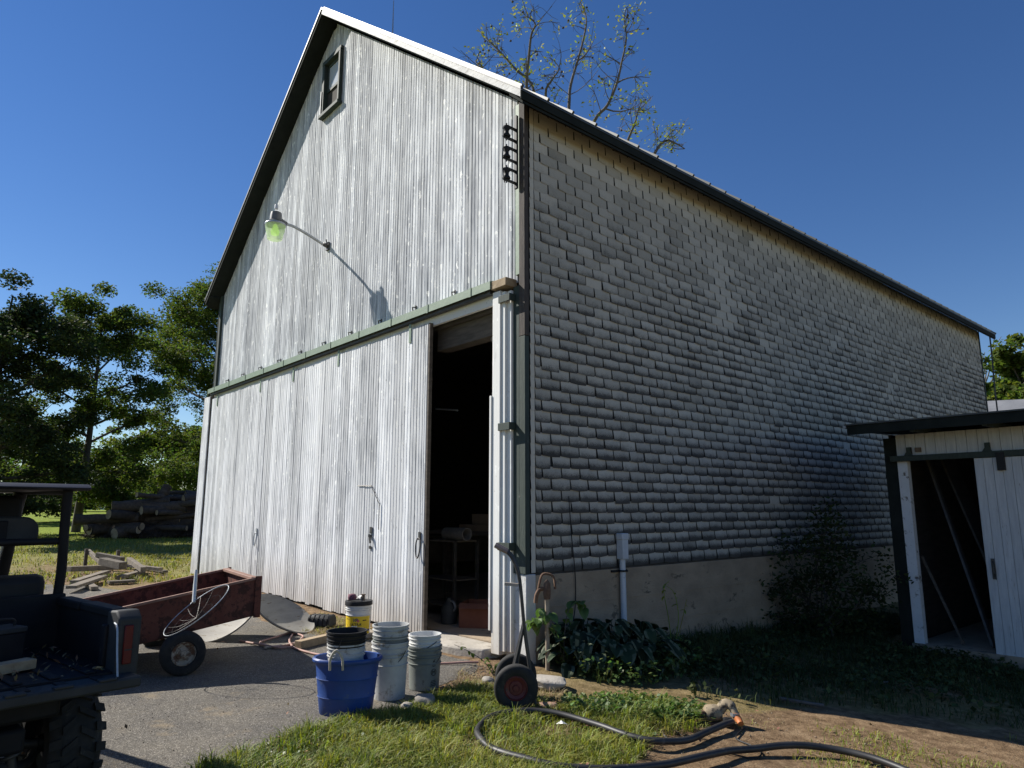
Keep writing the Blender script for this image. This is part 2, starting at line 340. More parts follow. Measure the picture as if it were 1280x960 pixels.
# ------------------------------------------------------------------ mesh builder
class MB:
    def __init__(s): s.v = []; s.f = []; s.m = []
    def add(s, V, F, mi=0):
        k = len(s.v); s.v += [tuple(map(float, p)) for p in V]; s.f += [tuple(i + k for i in f) for f in F]; s.m += [mi] * len(F); return s
    def box(s, a, b, mi=0):
        x0, y0, z0 = (min(a[i], b[i]) for i in range(3)); x1, y1, z1 = (max(a[i], b[i]) for i in range(3))
        return s.add([(x0, y0, z0), (x1, y0, z0), (x1, y1, z0), (x0, y1, z0), (x0, y0, z1), (x1, y0, z1), (x1, y1, z1), (x0, y1, z1)],
                     [(0, 3, 2, 1), (4, 5, 6, 7), (0, 1, 5, 4), (1, 2, 6, 5), (2, 3, 7, 6), (3, 0, 4, 7)], mi)
    def bar(s, p0, p1, w, h, up=(0, 0, 1), mi=0):
        p0 = Vector(p0); p1 = Vector(p1); d = (p1 - p0).normalized(); u = Vector(up)
        if abs(d.dot(u)) > 0.97: u = Vector((1, 0, 0))
        sd = d.cross(u).normalized(); u = sd.cross(d).normalized()
        V = []
        for p in (p0, p1):
            for a, b in ((-1, -1), (1, -1), (1, 1), (-1, 1)): V.append(p + sd * (a * w / 2) + u * (b * h / 2))
        return s.add(V, [(3, 2, 1, 0), (4, 5, 6, 7), (0, 1, 5, 4), (1, 2, 6, 5), (2, 3, 7, 6), (3, 0, 4, 7)], mi)
    def tube(s, pts, r, seg=8, cap=True, mi=0):
        pts = [Vector(p) for p in pts]; n = len(pts)
        rr = r if isinstance(r, (list, tuple)) else [r] * n
        V = []; F = []; prev = None
        for i, p in enumerate(pts):
            t = (pts[min(i + 1, n - 1)] - pts[max(i - 1, 0)]).normalized()
            if prev is None:
                u = Vector((0, 0, 1)) if abs(t.z) < 0.9 else Vector((1, 0, 0))
                a = t.cross(u).normalized()
            else:
                a = (prev - t * prev.dot(t)).normalized()
            prev = a; b = t.cross(a)
            for k in range(seg):
                an = 2 * math.pi * k / seg; V.append(p + (a * math.cos(an) + b * math.sin(an)) * rr[i])
        for i in range(n - 1):
            for k in range(seg):
                k2 = (k + 1) % seg; F.append((i * seg + k, i * seg + k2, (i + 1) * seg + k2, (i + 1) * seg + k))
        if cap:
            F.append(tuple(range(seg))[::-1]); F.append(tuple((n - 1) * seg + k for k in range(seg)))
        return s.add(V, F, mi)
    def lathe(s, prof, c=(0, 0, 0), axis='Z', seg=32, sx=1.0, sy=1.0, mi=0, closed=False, a0=0.0, a1=None):
        V = []; F = []; full = a1 is None; a1 = a0 + 2 * math.pi if full else a1
        cols = seg if full else seg + 1; n = len(prof)
        for k in range(cols):
            an = a0 + (a1 - a0) * k / seg
            for r, h in prof:
                p = (r * math.cos(an) * sx, r * math.sin(an) * sy, h)
                if axis == 'Y': p = (p[0], h, p[1])
                elif axis == 'X': p = (h, p[0], p[1])
                V.append((p[0] + c[0], p[1] + c[1], p[2] + c[2]))
        for k in range(seg):
            k2 = (k + 1) % cols
            for i in range(n - 1 if not closed else n):
                j = (i + 1) % n; F.append((k * n + i, k2 * n + i, k2 * n + j, k * n + j))
        return s.add(V, F, mi)
    def prism(s, poly, axis, a, b, mi=0):
        """poly 2D extruded along axis from a to b; axis 'X': (y,z), 'Y': (x,z), 'Z': (x,y)"""
        def P(q, t): return (t, q[0], q[1]) if axis == 'X' else (q[0], t, q[1]) if axis == 'Y' else (q[0], q[1], t)
        n = len(poly)
        return s.add([P(q, a) for q in poly] + [P(q, b) for q in poly],
                     [tuple(range(n))[::-1], tuple(range(n, 2 * n))] + [(i, (i + 1) % n, n + (i + 1) % n, n + i) for i in range(n)], mi)
    def mesh(s, name):
        me = bpy.data.meshes.new(name); me.from_pydata(s.v, [], s.f)
        if any(s.m): me.polygons.foreach_set('material_index', s.m)
        bm = bmesh.new(); bm.from_mesh(me); bmesh.ops.recalc_face_normals(bm, faces=bm.faces); bm.to_mesh(me); bm.free()
        me.update(); return me
    def obj(s, name, m, parent=None, smooth=None, bevel=0.0):
        me = s.mesh(name)
        for q in (m if isinstance(m, (list, tuple)) else [m]): me.materials.append(q)
        return link(name, me, parent, smooth, bevel)

def link(name, me, parent=None, smooth=None, bevel=0.0):
    o = bpy.data.objects.new(name, me); col.objects.link(o)
    if parent is not None: o.parent = parent
    if smooth is not None:
        me.shade_smooth(); me.set_sharp_from_angle(angle=R(smooth))
    if bevel:
        b = o.modifiers.new('bevel', 'BEVEL'); b.width = bevel; b.segments = 2; b.limit_method = 'ANGLE'; b.angle_limit = R(40)
        me.shade_smooth(); me.set_sharp_from_angle(angle=R(50))
    return o
def tag(o, label=None, cat=None, group=None, kind=None):
    if label: o['label'] = label
    if cat: o['category'] = cat
    if group: o['group'] = group
    if kind: o['kind'] = kind
    return o
def thing(name, label, cat, loc=(0, 0, 0), rz=0.0, group=None):
    o = bpy.data.objects.new(name, None); o.empty_display_size = 0.2; col.objects.link(o)
    o.location = loc; o.rotation_euler = (0, 0, rz)
    return tag(o, label, cat, group)
def smooth_path(pts, n=6):
    """Catmull-Rom through the points"""
    P = [Vector(p) for p in pts]; P = [P[0] * 2 - P[1]] + P + [P[-1] * 2 - P[-2]]; out = []
    for i in range(1, len(P) - 2):
        for k in range(n):
            t = k / n
            out.append(0.5 * ((2 * P[i]) + (P[i + 1] - P[i - 1]) * t + (2 * P[i - 1] - 5 * P[i] + 4 * P[i + 1] - P[i + 2]) * t * t
                              + (3 * P[i] - P[i - 1] - 3 * P[i + 1] + P[i + 2]) * t ** 3))
    out.append(P[-2]); return out
def np_mesh(name, V, F, m, parent=None):
    """fast mesh from arrays: V (n,3), F (k,4) or (k,3)"""
    me = bpy.data.meshes.new(name); V = np.asarray(V, np.float32); F = np.asarray(F, np.int32); k = F.shape[1]
    me.vertices.add(len(V)); me.vertices.foreach_set('co', V.ravel())
    me.loops.add(F.size); me.loops.foreach_set('vertex_index', F.ravel())
    me.polygons.add(len(F)); me.polygons.foreach_set('loop_start', np.arange(0, F.size, k, dtype=np.int32))
    me.polygons.foreach_set('loop_total', np.full(len(F), k, np.int32))
    me.update(calc_edges=True); me.materials.append(m)
    return link(name, me, parent)
def leaf_quads(P, size, rg, flat=0.3, asp=0.6):
    """diamond shaped leaves at points P, random attitudes"""
    n = len(P); d = rg.normal(size=(n, 3)); d[:, 2] *= 0.6; d /= np.linalg.norm(d, axis=1)[:, None]
    nn = rg.normal(size=(n, 3)); nn[:, 2] = np.abs(nn[:, 2]) + flat
    s = np.cross(d, nn); s /= np.linalg.norm(s, axis=1)[:, None]
    sz = (size * rg.uniform(0.6, 1.35, n))[:, None]
    up = np.cross(s, d)
    V = np.stack([P - d * sz * 0.5, P + s * sz * asp * 0.5 + up * sz * 0.06, P + d * sz * 0.5, P - s * sz * asp * 0.5 + up * sz * 0.06], 1)
    return V.reshape(-1, 3), np.arange(4 * n).reshape(n, 4)
def inside(poly, x, y):
    c = False; n = len(poly); j = n - 1
    for i in range(n):
        if (poly[i][1] > y) != (poly[j][1] > y) and x < (poly[j][0] - poly[i][0]) * (y - poly[i][1]) / (poly[j][1] - poly[i][1]) + poly[i][0]: c = not c
        j = i
    return c
def inside_np(poly, X, Y):
    c = np.zeros(X.shape, bool); n = len(poly); j = n - 1
    for i in range(n):
        (xi, yi), (xj, yj) = poly[i], poly[j]
        if yi != yj:
            c ^= ((yi > Y) != (yj > Y)) & (X < (xj - xi) * (Y - yi) / (yj - yi) + xi)
        j = i
    return c
gz_np = np.vectorize(gz)

# ================================================================== THE SETTING
DRIVE = [(2.2, -6.0), (1.25, -4.1), (0.93, -3.45), (0.72, -2.95), (0.60, -2.5), (0.55, -2.04), (0.36, -1.5), (0.12, -1.05), (-0.02, -0.62), (-0.32, -0.40),
         (-1.7, -0.38), (-2.3, -0.62), (-2.8, -0.95), (-3.7, -1.05), (-5.2, -1.2), (-7.5, -1.6), (-9.6, -2.2), (-11.0, -3.4), (-12.5, -5.2), (-12, -9), (4, -9)]
DIRT = [(2.1, -0.9), (1.95, -0.45), (2.25, 0.1), (2.0, 0.5), (2.4, 1.3), (3.1, 2.0), (4.8, 2.6), (9, 3.4), (9, -4.0), (3.6, -3.6), (2.95, -2.3), (2.55, -1.5)]
GRASS = [(1.45, -4.9), (1.25, -4.1), (0.93, -3.45), (0.68, -2.9), (0.60, -2.3), (0.62, -1.95), (0.40, -1.45), (0.34, -1.0), (0.75, -0.8), (1.2, -0.55), (1.55, 0.0), (1.95, 0.15), (2.3, -0.05),
         (2.25, -0.6), (2.4, -1.1), (2.9, -1.9), (3.6, -3.2), (4.2, -5.2)]
SHADEG = [(0.08, 1.7), (0.9, 1.6), (1.75, 0.45), (2.1, 0.9), (2.6, 1.7), (3.6, 2.35), (5.2, 3.0), (8, 3.5), (8, 5.45), (1.4, 5.45), (1.2, 8), (0.08, 8)]

def axis(lo, hi, step, out, grow=1.22):
    a = list(np.arange(lo, hi + 1e-6, step)); s = step; x = hi; b = []
    while x < out: s *= grow; x += s; b.append(x)
    s = step; x = lo; c = []
    while x > -out: s *= grow; x -= s; c.append(x)
    return np.array(c[::-1] + a + b)
gx = axis(-4.0, 6.0, 0.07, 900); gy = axis(-5.0, 4.5, 0.07, 900)
GX, GY = np.meshgrid(gx, gy, indexing='ij')
GZ = gz_np(GX, GY)
nx, ny = GX.shape
in_drive = inside_np(DRIVE, GX, GY)
bumps = np.zeros_like(GX); dirtw = np.where(GX > -6.5, 0.8, 0.0); dryw = np.zeros_like(GX)
near = (GX > -30) & (GX < 12) & (GY > -12) & (GY < 12)
for i, j in zip(*np.nonzero(near)):
    x, y = GX[i, j], GY[i, j]
    b = noise.fractal(Vector((x * 1.3, y * 1.3, 0.3)), 1.0, 2.0, 5)
    bumps[i, j] = 0.0 if in_drive[i, j] else 0.022 * b
    w = noise.noise(Vector((x * 1.7, y * 1.7, 5.1))) * 0.35
    dirtw[i, j] = 0.8 if x > -6.5 else 0.0
    if inside(DIRT, x + w, y - w): dirtw[i, j] = 1.0
    if x < -8:                                     # scuffed earth around the lumber heap
        d = math.hypot((x + 11.5) / 3.2, (y + 1.9) / 1.6)
        dirtw[i, j] = max(dirtw[i, j], 1 - sstep(0.6, 1.25, d + w))
        dryw[i, j] = 1 - sstep(16.0, 27.0, -x + 6 * w)
    elif x < 0.2 and y < 0.3 and y > -2.0: dirtw[i, j] = 1.0
    elif x > -0.3 and y < 6: dirtw[i, j] = max(dirtw[i, j], min(1.0, 0.85 + 0.5 * w))
    elif x > 0 and y > 0.3 and not dirtw[i, j]: dryw[i, j] = 0.6
GZ = GZ + bumps - np.where(in_drive, 0.012, 0)
idx = np.arange(nx * ny).reshape(nx, ny)
F = np.stack([idx[:-1, :-1], idx[1:, :-1], idx[1:, 1:], idx[:-1, 1:]], -1).reshape(-1, 4)

def ground_material():
    m = bpy.data.materials.new('ground'); m.use_nodes = True; N = m.node_tree.nodes; L = m.node_tree.links
    b = N['Principled BSDF']; b.inputs['Roughness'].default_value = 0.95; b.inputs['Specular IOR Level'].default_value = 0.1
    tc = N.new('ShaderNodeTexCoord'); at = N.new('ShaderNodeAttribute'); at.attribute_name = 'zone'
    sx = N.new('ShaderNodeSeparateColor'); L.new(at.outputs['Color'], sx.inputs[0])
    def nz(sc, d=8, r=0.65, st=None):
        n = N.new('ShaderNodeTexNoise'); n.inputs['Scale'].default_value = sc; n.inputs['Detail'].default_value = d; n.inputs['Roughness'].default_value = r
        L.new(tc.outputs['Object'], n.inputs['Vector']); return n.outputs['Fac']
    def ramp(src, stops):
        r = N.new('ShaderNodeValToRGB'); e = r.color_ramp.elements
        while len(e) < len(stops): e.new(0.5)
        for k, (p, c) in enumerate(stops): e[k].position = p; e[k].color = (*c, 1)
        L.new(src, r.inputs[0]); return r.outputs[0]
    def mix(f, a, c):
        mx = N.new('ShaderNodeMix'); mx.data_type = 'RGBA'; L.new(f, mx.inputs['Factor']); L.new(a, mx.inputs[6]); L.new(c, mx.inputs[7]); return mx.outputs[2]
    lawn = ramp(nz(2.6), [(0.3, (0.13, 0.185, 0.02)), (0.5, (0.19, 0.245, 0.026)), (0.7, (0.24, 0.28, 0.04))])
    dry = ramp(nz(3.5), [(0.3, (0.17, 0.18, 0.05)), (0.52, (0.25, 0.23, 0.08)), (0.72, (0.32, 0.26, 0.12))])
    dirt = ramp(nz(9), [(0.3, (0.10, 0.064, 0.036)), (0.5, (0.215, 0.143, 0.082)), (0.7, (0.34, 0.24, 0.142))])
    sp = ramp(nz(110, 3), [(0.3, (0.55, 0.55, 0.55)), (0.5, (1, 1, 1)), (0.68, (1.0, 1.0, 1.0)), (0.74, (1.5, 1.45, 1.35))])
    c = mix(sx.outputs['Green'], lawn, dry); c = mix(sx.outputs['Red'], c, dirt)
    mu = N.new('ShaderNodeMix'); mu.data_type = 'RGBA'; mu.blend_type = 'MULTIPLY'; mu.inputs[0].default_value = 0.8
    L.new(c, mu.inputs[6]); L.new(sp, mu.inputs[7]); L.new(mu.outputs[2], b.inputs['Base Color'])
    bp = N.new('ShaderNodeBump'); bp.inputs['Strength'].default_value = 0.9; bp.inputs['Distance'].default_value = 0.02
    L.new(nz(45, 8, 0.7), bp.inputs['Height']); L.new(bp.outputs[0], b.inputs['Normal'])
    return m
g = np_mesh('ground', np.stack([GX, GY, GZ], -1).reshape(-1, 3), F, ground_material())
ca = g.data.color_attributes.new('zone', 'FLOAT_COLOR', 'POINT')
ca.data.foreach_set('color', np.stack([dirtw, dryw, dryw * 0, dryw * 0 + 1], -1).astype(np.float32).ravel())
g.data.shade_smooth(); tag(g, kind='structure')

def asphalt_material():
    m = bpy.data.materials.new('asphalt'); m.use_nodes = True; N = m.node_tree.nodes; L = m.node_tree.links
    b = N['Principled BSDF']; b.inputs['Roughness'].default_value = 0.9; b.inputs['Specular IOR Level'].default_value = 0.2
    tc = N.new('ShaderNodeTexCoord')
    def nz(sc, d=6, r=0.7):
        n = N.new('ShaderNodeTexNoise'); n.inputs['Scale'].default_value = sc; n.inputs['Detail'].default_value = d; n.inputs['Roughness'].default_value = r
        L.new(tc.outputs['Object'], n.inputs['Vector']); return n.outputs['Fac']
    vo = N.new('ShaderNodeTexVoronoi'); vo.inputs['Scale'].default_value = 120; L.new(tc.outputs['Object'], vo.inputs['Vector'])
    r = N.new('ShaderNodeValToRGB'); e = r.color_ramp.elements
    e[0].position = 0.0; e[0].color = (0.095, 0.088, 0.077, 1); e[1].position = 1.0; e[1].color = (0.33, 0.305, 0.27, 1)
    k = e.new(0.55); k.color = (0.15, 0.138, 0.12, 1); k = e.new(0.85); k.color = (0.20, 0.185, 0.16, 1)
    sp = N.new('ShaderNodeSeparateColor'); L.new(vo.outputs['Color'], sp.inputs[0]); L.new(sp.outputs[0], r.inputs[0])
    big = N.new('ShaderNodeValToRGB'); big.color_ramp.elements[0].position = 0.35; big.color_ramp.elements[1].position = 0.7
    big.color_ramp.elements[0].color = (0.75, 0.75, 0.76, 1); big.color_ramp.elements[1].color = (1.2, 1.16, 1.08, 1)
    L.new(nz(1.1), big.inputs[0])
    mu = N.new('ShaderNodeMix'); mu.data_type = 'RGBA'; mu.blend_type = 'MULTIPLY'; mu.inputs[0].default_value = 1.0
    L.new(r.outputs[0], mu.inputs[6]); L.new(big.outputs[0], mu.inputs[7])
    dr = N.new('ShaderNodeValToRGB'); dr.color_ramp.elements[0].position = 0.56; dr.color_ramp.elements[1].position = 0.74; L.new(nz(1.9, 8), dr.inputs[0])
    mx = N.new('ShaderNodeMix'); mx.data_type = 'RGBA'; L.new(dr.outputs[0], mx.inputs['Factor']); L.new(mu.outputs[2], mx.inputs[6]); mx.inputs[7].default_value = (0.30, 0.235, 0.15, 1)
    L.new(mx.outputs[2], b.inputs['Base Color'])
    bp = N.new('ShaderNodeBump'); bp.inputs['Strength'].default_value = 0.9; bp.inputs['Distance'].default_value = 0.006
    L.new(vo.outputs['Distance'], bp.inputs['Height']); L.new(bp.outputs[0], b.inputs['Normal'])
    return m
# driveway: a sheet of small cells whose rim follows the ragged edge
st = 0.06
dx = np.arange(-13, 4.2, st); dy = np.arange(-9, 0.0, st)
cx, cy = np.meshgrid(dx, dy, indexing='ij')
wob = np.array([noise.noise(Vector((a * 2.3, b * 2.3, 1.7))) for a, b in zip(cx.ravel(), cy.ravel())]).reshape(cx.shape)
keep = inside_np(DRIVE, cx + 0.10 * wob, cy + 0.10 * wob)
keep &= ~((cy < -5.6) & (cx > 3.0))
vid = {}; V = []; FF = []
def vget(i, j):
    k = (i, j)
    if k not in vid:
        vid[k] = len(V); x = dx[0] + (i - 0.5) * st; y = dy[0] + (j - 0.5) * st
        x += random.uniform(-.018, .018); y += random.uniform(-.018, .018)
        V.append((x, y, gz(x, y) + 0.006 + 0.006 * noise.noise(Vector((x * 1.1, y * 1.1, 9)))))
    return vid[k]
for i, j in zip(*np.nonzero(keep)):
    FF.append((vget(i, j), vget(i + 1, j), vget(i + 1, j + 1), vget(i, j + 1)))
_cnt = {}
for f_ in FF:
    for k_ in range(4):
        e_ = tuple(sorted((f_[k_], f_[(k_ + 1) % 4]))); _cnt[e_] = _cnt.get(e_, 0) + 1
_nb = {}
for (a_, b_), c_ in _cnt.items():
    if c_ == 1: _nb.setdefault(a_, []).append(b_); _nb.setdefault(b_, []).append(a_)
for it in range(4):
    new = {k_: ((V[k_][0] + sum(V[q][0] for q in n_)) / (1 + len(n_)), (V[k_][1] + sum(V[q][1] for q in n_)) / (1 + len(n_)), V[k_][2]) for k_, n_ in _nb.items()}
    for k_, p_ in new.items(): V[k_] = p_
for k_ in _nb: V[k_] = (V[k_][0], V[k_][1], gz(V[k_][0], V[k_][1]) - 0.008)
dv = np_mesh('driveway', V, FF, asphalt_material()); dv.data.shade_smooth(); tag(dv, kind='structure')

# ================================================================== THE BARN
BW = 10.45; BL = 16.75; XC = -BW / 2; APEX = 10.74; SLOPE = (10.74 - 6.41) / (BW / 2 + 0.295); EAVE = 0.295; RAKE = 0.30
def roofz(x): return APEX - SLOPE * abs(x - XC)
TRACK_Z = 4.17
barn = thing('barn', 'tall weathered barn with whitewashed board gable and grey shingled side wall', 'barn')

# gable boards
gw = MB()
gw.prism([(-BW, 4.0), (0, 4.0), (0, roofz(0) - 0.16), (XC, APEX - 0.16), (-BW, roofz(0) - 0.16)], 'Y', 0.045, 0.12)
gw.box((-BW, 0.045, -0.1), (-BW + 0.35, 0.12, 3.999)); gw.box((-0.25, 0.045, -0.1), (0, 0.12, 3.999))
gable = gw.obj('gable_wall', M_INT, barn)
WIN = (-5.56, -4.93, 8.82, 9.86)
def board(name, x0, x1, zb0, zb1, zt0, zt1, y, parent, m, th=0.022):
    """one tongue-and-groove board: chamfered edges and a shallow centre bead"""
    e = 0.006; mb = MB(); xm = (x0 + x1) / 2
    sec = [(x0, y + th), (x0, y + 0.008), (x0 + e, y), (xm - 0.008, y), (xm, y + 0.006), (xm + 0.008, y), (x1 - e, y), (x1, y + 0.008), (x1, y + th)]
    V = []; n = len(sec)
    for (x, yy) in sec:
        t = (x - x0) / (x1 - x0); V.append((x, yy, zb0 + (zb1 - zb0) * t))
    for (x, yy) in sec:
        t = (x - x0) / (x1 - x0); V.append((x, yy, zt0 + (zt1 - zt0) * t))
    mb.add(V, [(i, i + 1, n + i + 1, n + i) for i in range(n - 1)] + [tuple(range(n))[::-1], tuple(range(n, 2 * n))])
    return mb.obj(name, m, parent)
x = -BW
while x < -0.13:
    w = random.uniform(0.128, 0.150); x1 = min(x + w, -0.10); y = random.uniform(0.0, 0.007)
    a, b = x + 0.002, x1 - random.uniform(0.003, 0.008)
    top = lambda q: roofz(q) - 0.17
    ta, tb = top(a), top(b)
    if a < XC < b: ta = tb = min(ta, tb)
    if b > WIN[0] and a < WIN[1]:
        board('board', a, b, 4.22, 4.22, WIN[2], WIN[2], y, gable, M_BOARD)
        board('board', a, b, WIN[3], WIN[3], ta, tb, y, gable, M_BOARD)
    else:
        board('board', a, b, 4.22, 4.22, ta, tb, y, gable, M_BOARD)
    x = x1

# gable window: frame, two sashes (lower one open), sill
wx0, wx1, wz0, wz1 = WIN
win = MB()
for a, b in (((wx0 - 0.05, -0.05, wz0), (wx0 + 0.03, 0.05, wz1)), ((wx1 - 0.03, -0.05, wz0), (wx1 + 0.05, 0.05, wz1)),
             ((wx0 - 0.05, -0.055, wz1 - 0.02), (wx1 + 0.05, 0.05, wz1 + 0.06)), ((wx0 + 0.031, 0.09, wz0), (wx1 - 0.031, 0.10, wz0 + 0.04))):
    win.box(a, b)
window = win.obj('window', M_GREEN, barn)
MB().box((wx0 - 0.07, -0.09, wz0 - 0.06), (wx1 + 0.07, 0.05, wz0 - 0.002)).obj('window_sill', M_GREEN, window)
MB().box((wx1 + 0.02, -0.065, wz0), (wx1 + 0.052, -0.052, wz1)).obj('casing', M_GREEN, window)
MB().box((wx0 - 0.052, -0.065, wz0), (wx0 - 0.03, -0.052, wz0 + 0.5)).obj('casing', M_GREYB, window)
sash = MB(); zs = wz0 + 0.46
for a, b in (((wx0 + 0.03, 0.02, zs), (wx0 + 0.08, 0.05, wz1 - 0.02)), ((wx1 - 0.08, 0.02, zs), (wx1 - 0.03, 0.05, wz1 - 0.02)), ((wx0 + 0.08, 0.02, zs), (wx1 - 0.08, 0.05, zs + 0.05)),
             ((wx0 + 0.08, 0.02, wz1 - 0.08), (wx1 - 0.08, 0.05, wz1 - 0.02))): sash.box(a, b)
sash.obj('sash', M_GREEN, window)
MB().box((wx0 + 0.08, 0.032, zs + 0.05), (wx1 - 0.08, 0.037, wz1 - 0.08)).obj('pane', M_PANE, window)
MB().box((wx1 - 0.22, 0.03, wz0 + 0.02), (wx1 - 0.05, 0.036, wz0 + 0.17)).obj('broken_pane', M_PANE, window)

# corner boards
MB().box((-0.115, -0.022, 4.3), (-0.035, 0.03, roofz(0) - 0.17)).obj('corner_board', M_TRACK, barn, bevel=0.004)
MB().box((-0.036, -0.036, 3.55), (0.062, 0.03, roofz(0) - 0.165)).obj('corner_board', M_BROWNT, barn, bevel=0.004)
MB().box((-0.036, -0.036, 0.92), (0.062, 0.03, 3.545)).obj('corner_board', M_GREEN, barn, bevel=0.004)
MB().box((-0.14, -0.034, 0.92), (-0.037, 0.03, 4.16)).obj('corner_board', M_GREEN, barn, bevel=0.004)
MB().box((-BW - 0.05, -0.05, 4.25), (-BW + 0.05, 0.05, roofz(0) - 0.17)).obj('corner_board', M_GREEN, barn)
MB().tube([(-BW - 0.11, -0.02, 0.3), (-BW - 0.11, -0.02, roofz(-BW) - 0.3)], 0.03, 8).obj('downpipe', M_GREEN, barn, 60)

# sliding doors on an outside track
def door(x0, x1, y, zt, hang, seed):
    rr = random.Random(seed)
    d = MB(); zb = lambda q: 0.045 + 0.0175 * -q
    for k in range(4):
        h = 0.35 + k * (zt - 0.7) / 3.0
        d.box((x0 + 0.02, y + 0.026, h + 0.02 * -x1), (x1 - 0.02, y + 0.05, h + 0.16 + 0.02 * -x1))
    o = d.obj('sliding_door', M_GREYWOOD, barn)
    x = x0
    while x < x1 - 0.02:
        w = rr.uniform(0.135, 0.155); xe = x + w
        if x1 - xe < 0.07: xe = x1
        jag = rr.uniform(-0.02, 0.015); yy = y + rr.uniform(0, 0.007)
        lean = 0.0
        board('board', x + 0.001, xe - rr.uniform(0.004, 0.011), zb(x) + jag, zb(xe) + jag, zt + rr.uniform(-0.012, 0.004), zt + rr.uniform(-0.012, 0.004), yy, o, M_DOOR)
        x = xe
    for hx in hang:
        MB().box((hx - 0.028, y - 0.010, zt - 0.20), (hx + 0.028, y - 0.002, zt + 0.06)).obj('hanger', M_TRACK, o, bevel=0.002)
    return o
dA = door(-4.78, -1.79, -0.105, 4.06, (-2.22, -4.32), 1)
dB = door(-7.18, -4.80, -0.098, 4.05, (-6.05,), 2)
dC = door(-10.38, -7.20, -0.105, 4.05, (-7.0 - 0.55, -10.0), 3)
MB().box((-1.785, -0.10, 0.12), (-1.75, -0.05, 4.05)).obj('edge_strip', M_DARKWOOD, dA)
def ring_handle(x, z, y, parent, m=M_STEEL):
    mb = MB(); mb.box((x - 0.022, y - 0.014, z + 0.10), (x + 0.022, y - 0.002, z + 0.20))
    pts = [(x + 0.065 * math.sin(t) * (0.8 + 0.2 * math.cos(t)), y - 0.02 - 0.02 * (1 - math.cos(t)) * 0.5, z + 0.125 * math.cos(t)) for t in np.linspace(0, 2 * math.pi, 20)]
    mb.tube(pts, 0.009, 6); return mb.obj('handle', m, parent, 50)
ring_handle(-1.87, 1.12, -0.105, dA); ring_handle(-7.28, 1.06, -0.105, dC, M_GALV)
h = MB(); h.box((-3.13, -0.119, 1.27), (-3.07, -0.107, 1.36)); h.box((-3.14, -0.13, 1.22), (-3.08, -0.107, 1.25)); h.bar((-3.10, -0.135, 1.26), (-3.06, -0.14, 1.14), 0.02, 0.02); h.box((-3.13, -0.122, 1.06), (-3.08, -0.107, 1.10))
h.obj('latch', M_STEEL, dA)
w = MB(); w.tube([tuple(on_y(a, b, -0.118)) for a, b in ((447, 607), (464, 607), (474, 630), (473, 662))], 0.006, 5); w.obj('wire', M_STEEL, dA)

# the track: box cover, splice straps, hooks, brown block at its end
tr = MB(); tr.prism([(-0.175, TRACK_Z), (-0.165, TRACK_Z), (-0.165, TRACK_Z + 0.09), (-0.02, TRACK_Z + 0.13), (0.0, TRACK_Z + 0.13), (0.0, TRACK_Z + 0.142), (-0.022, TRACK_Z + 0.142), (-0.175, TRACK_Z + 0.10)], 'X', -BW - 0.05, -0.40)
track = tr.obj('door_track', M_TRACK, barn)
MB().box((-BW, -0.13, TRACK_Z - 0.035), (-0.45, -0.06, TRACK_Z + 0.02)).obj('rail', M_STEEL, track)
MB().box((-BW + 0.02, -0.045, 4.02), (-0.41, -0.002, 4.21)).obj('header_board', M_TRIMW, barn)
for k in range(11):
    x = -10.1 + k * 0.93
    MB().prism([(-0.183, TRACK_Z - 0.01), (-0.177, TRACK_Z - 0.01), (-0.177, TRACK_Z + 0.098), (-0.02, TRACK_Z + 0.146), (0.0, TRACK_Z + 0.146), (0.0, TRACK_Z + 0.152), (-0.024, TRACK_Z + 0.152), (-0.183, TRACK_Z + 0.103)], 'X', x, x + 0.035).obj('strap', M_TRACK, track)
    if k < 10:
        hk = MB(); xx = x + 0.40
        hk.tube([(xx, -0.004, TRACK_Z + 0.16), (xx, -0.05, TRACK_Z + 0.17), (xx, -0.06, TRACK_Z + 0.21), (xx, -0.01, TRACK_Z + 0.225)], 0.010, 5); hk.box((xx - 0.012, -0.012, TRACK_Z + 0.15), (xx + 0.012, -0.002, TRACK_Z + 0.25))
        hk.obj('hook', M_STEEL, track)
MB().box((-0.40, -0.16, 4.16), (-0.13, 0.02, 4.26)).obj('beam_end', M_WOOD, barn, bevel=0.006)

# doorway: jambs, lintel, brackets
MB().box((-0.42, -0.115, 0.06), (-0.28, 0.20, 4.14)).obj('door_jamb', M_TRIMW, barn, bevel=0.006)
MB().box((-0.279, -0.095, 0.10), (-0.215, 0.04, 4.12)).obj('door_jamb', M_TRIMW, barn, bevel=0.004)
MB().box((-0.214, -0.065, 0.10), (-0.141, 0.04, 4.12)).obj('door_jamb', M_TRIMW, barn, bevel=0.004)
MB().box((-0.45, -0.13, 0.30), (-0.421, -0.06, 2.9)).obj('loose_strip', M_TRIMW, barn)
for z in (3.98, 2.48, 1.16):
    b = MB(); b.box((-0.30, -0.13, z), (-0.10, -0.117, z + 0.085)); b.box((-0.113, -0.117, z), (-0.10, -0.035, z + 0.085)); b.obj('bracket', M_GREEN, barn, bevel=0.003)
MB().box((-1.9, 0.13, 3.72), (-0.30, 0.32, 4.0)).obj('lintel', M_DARKWOOD, barn)
MB().bar((-0.42, 0.2, 3.3), (-0.75, 0.2, 3.72), 0.1, 0.1).obj('brace', M_DARKWOOD, barn)
MB().prism([(-BW - 0.40, 0.22), (-BW + 0.03, 0.22), (-BW + 0.03, 4.10), (-BW - 0.34, 4.12)], 'Y', -0.14, -0.118).obj('door_guard', M_BOARD, barn)
MB().box((-BW - 0.05, -0.117, 0.2), (-BW + 0.02, 0.02, 4.12)).obj('door_jamb', M_GREYWOOD, barn)

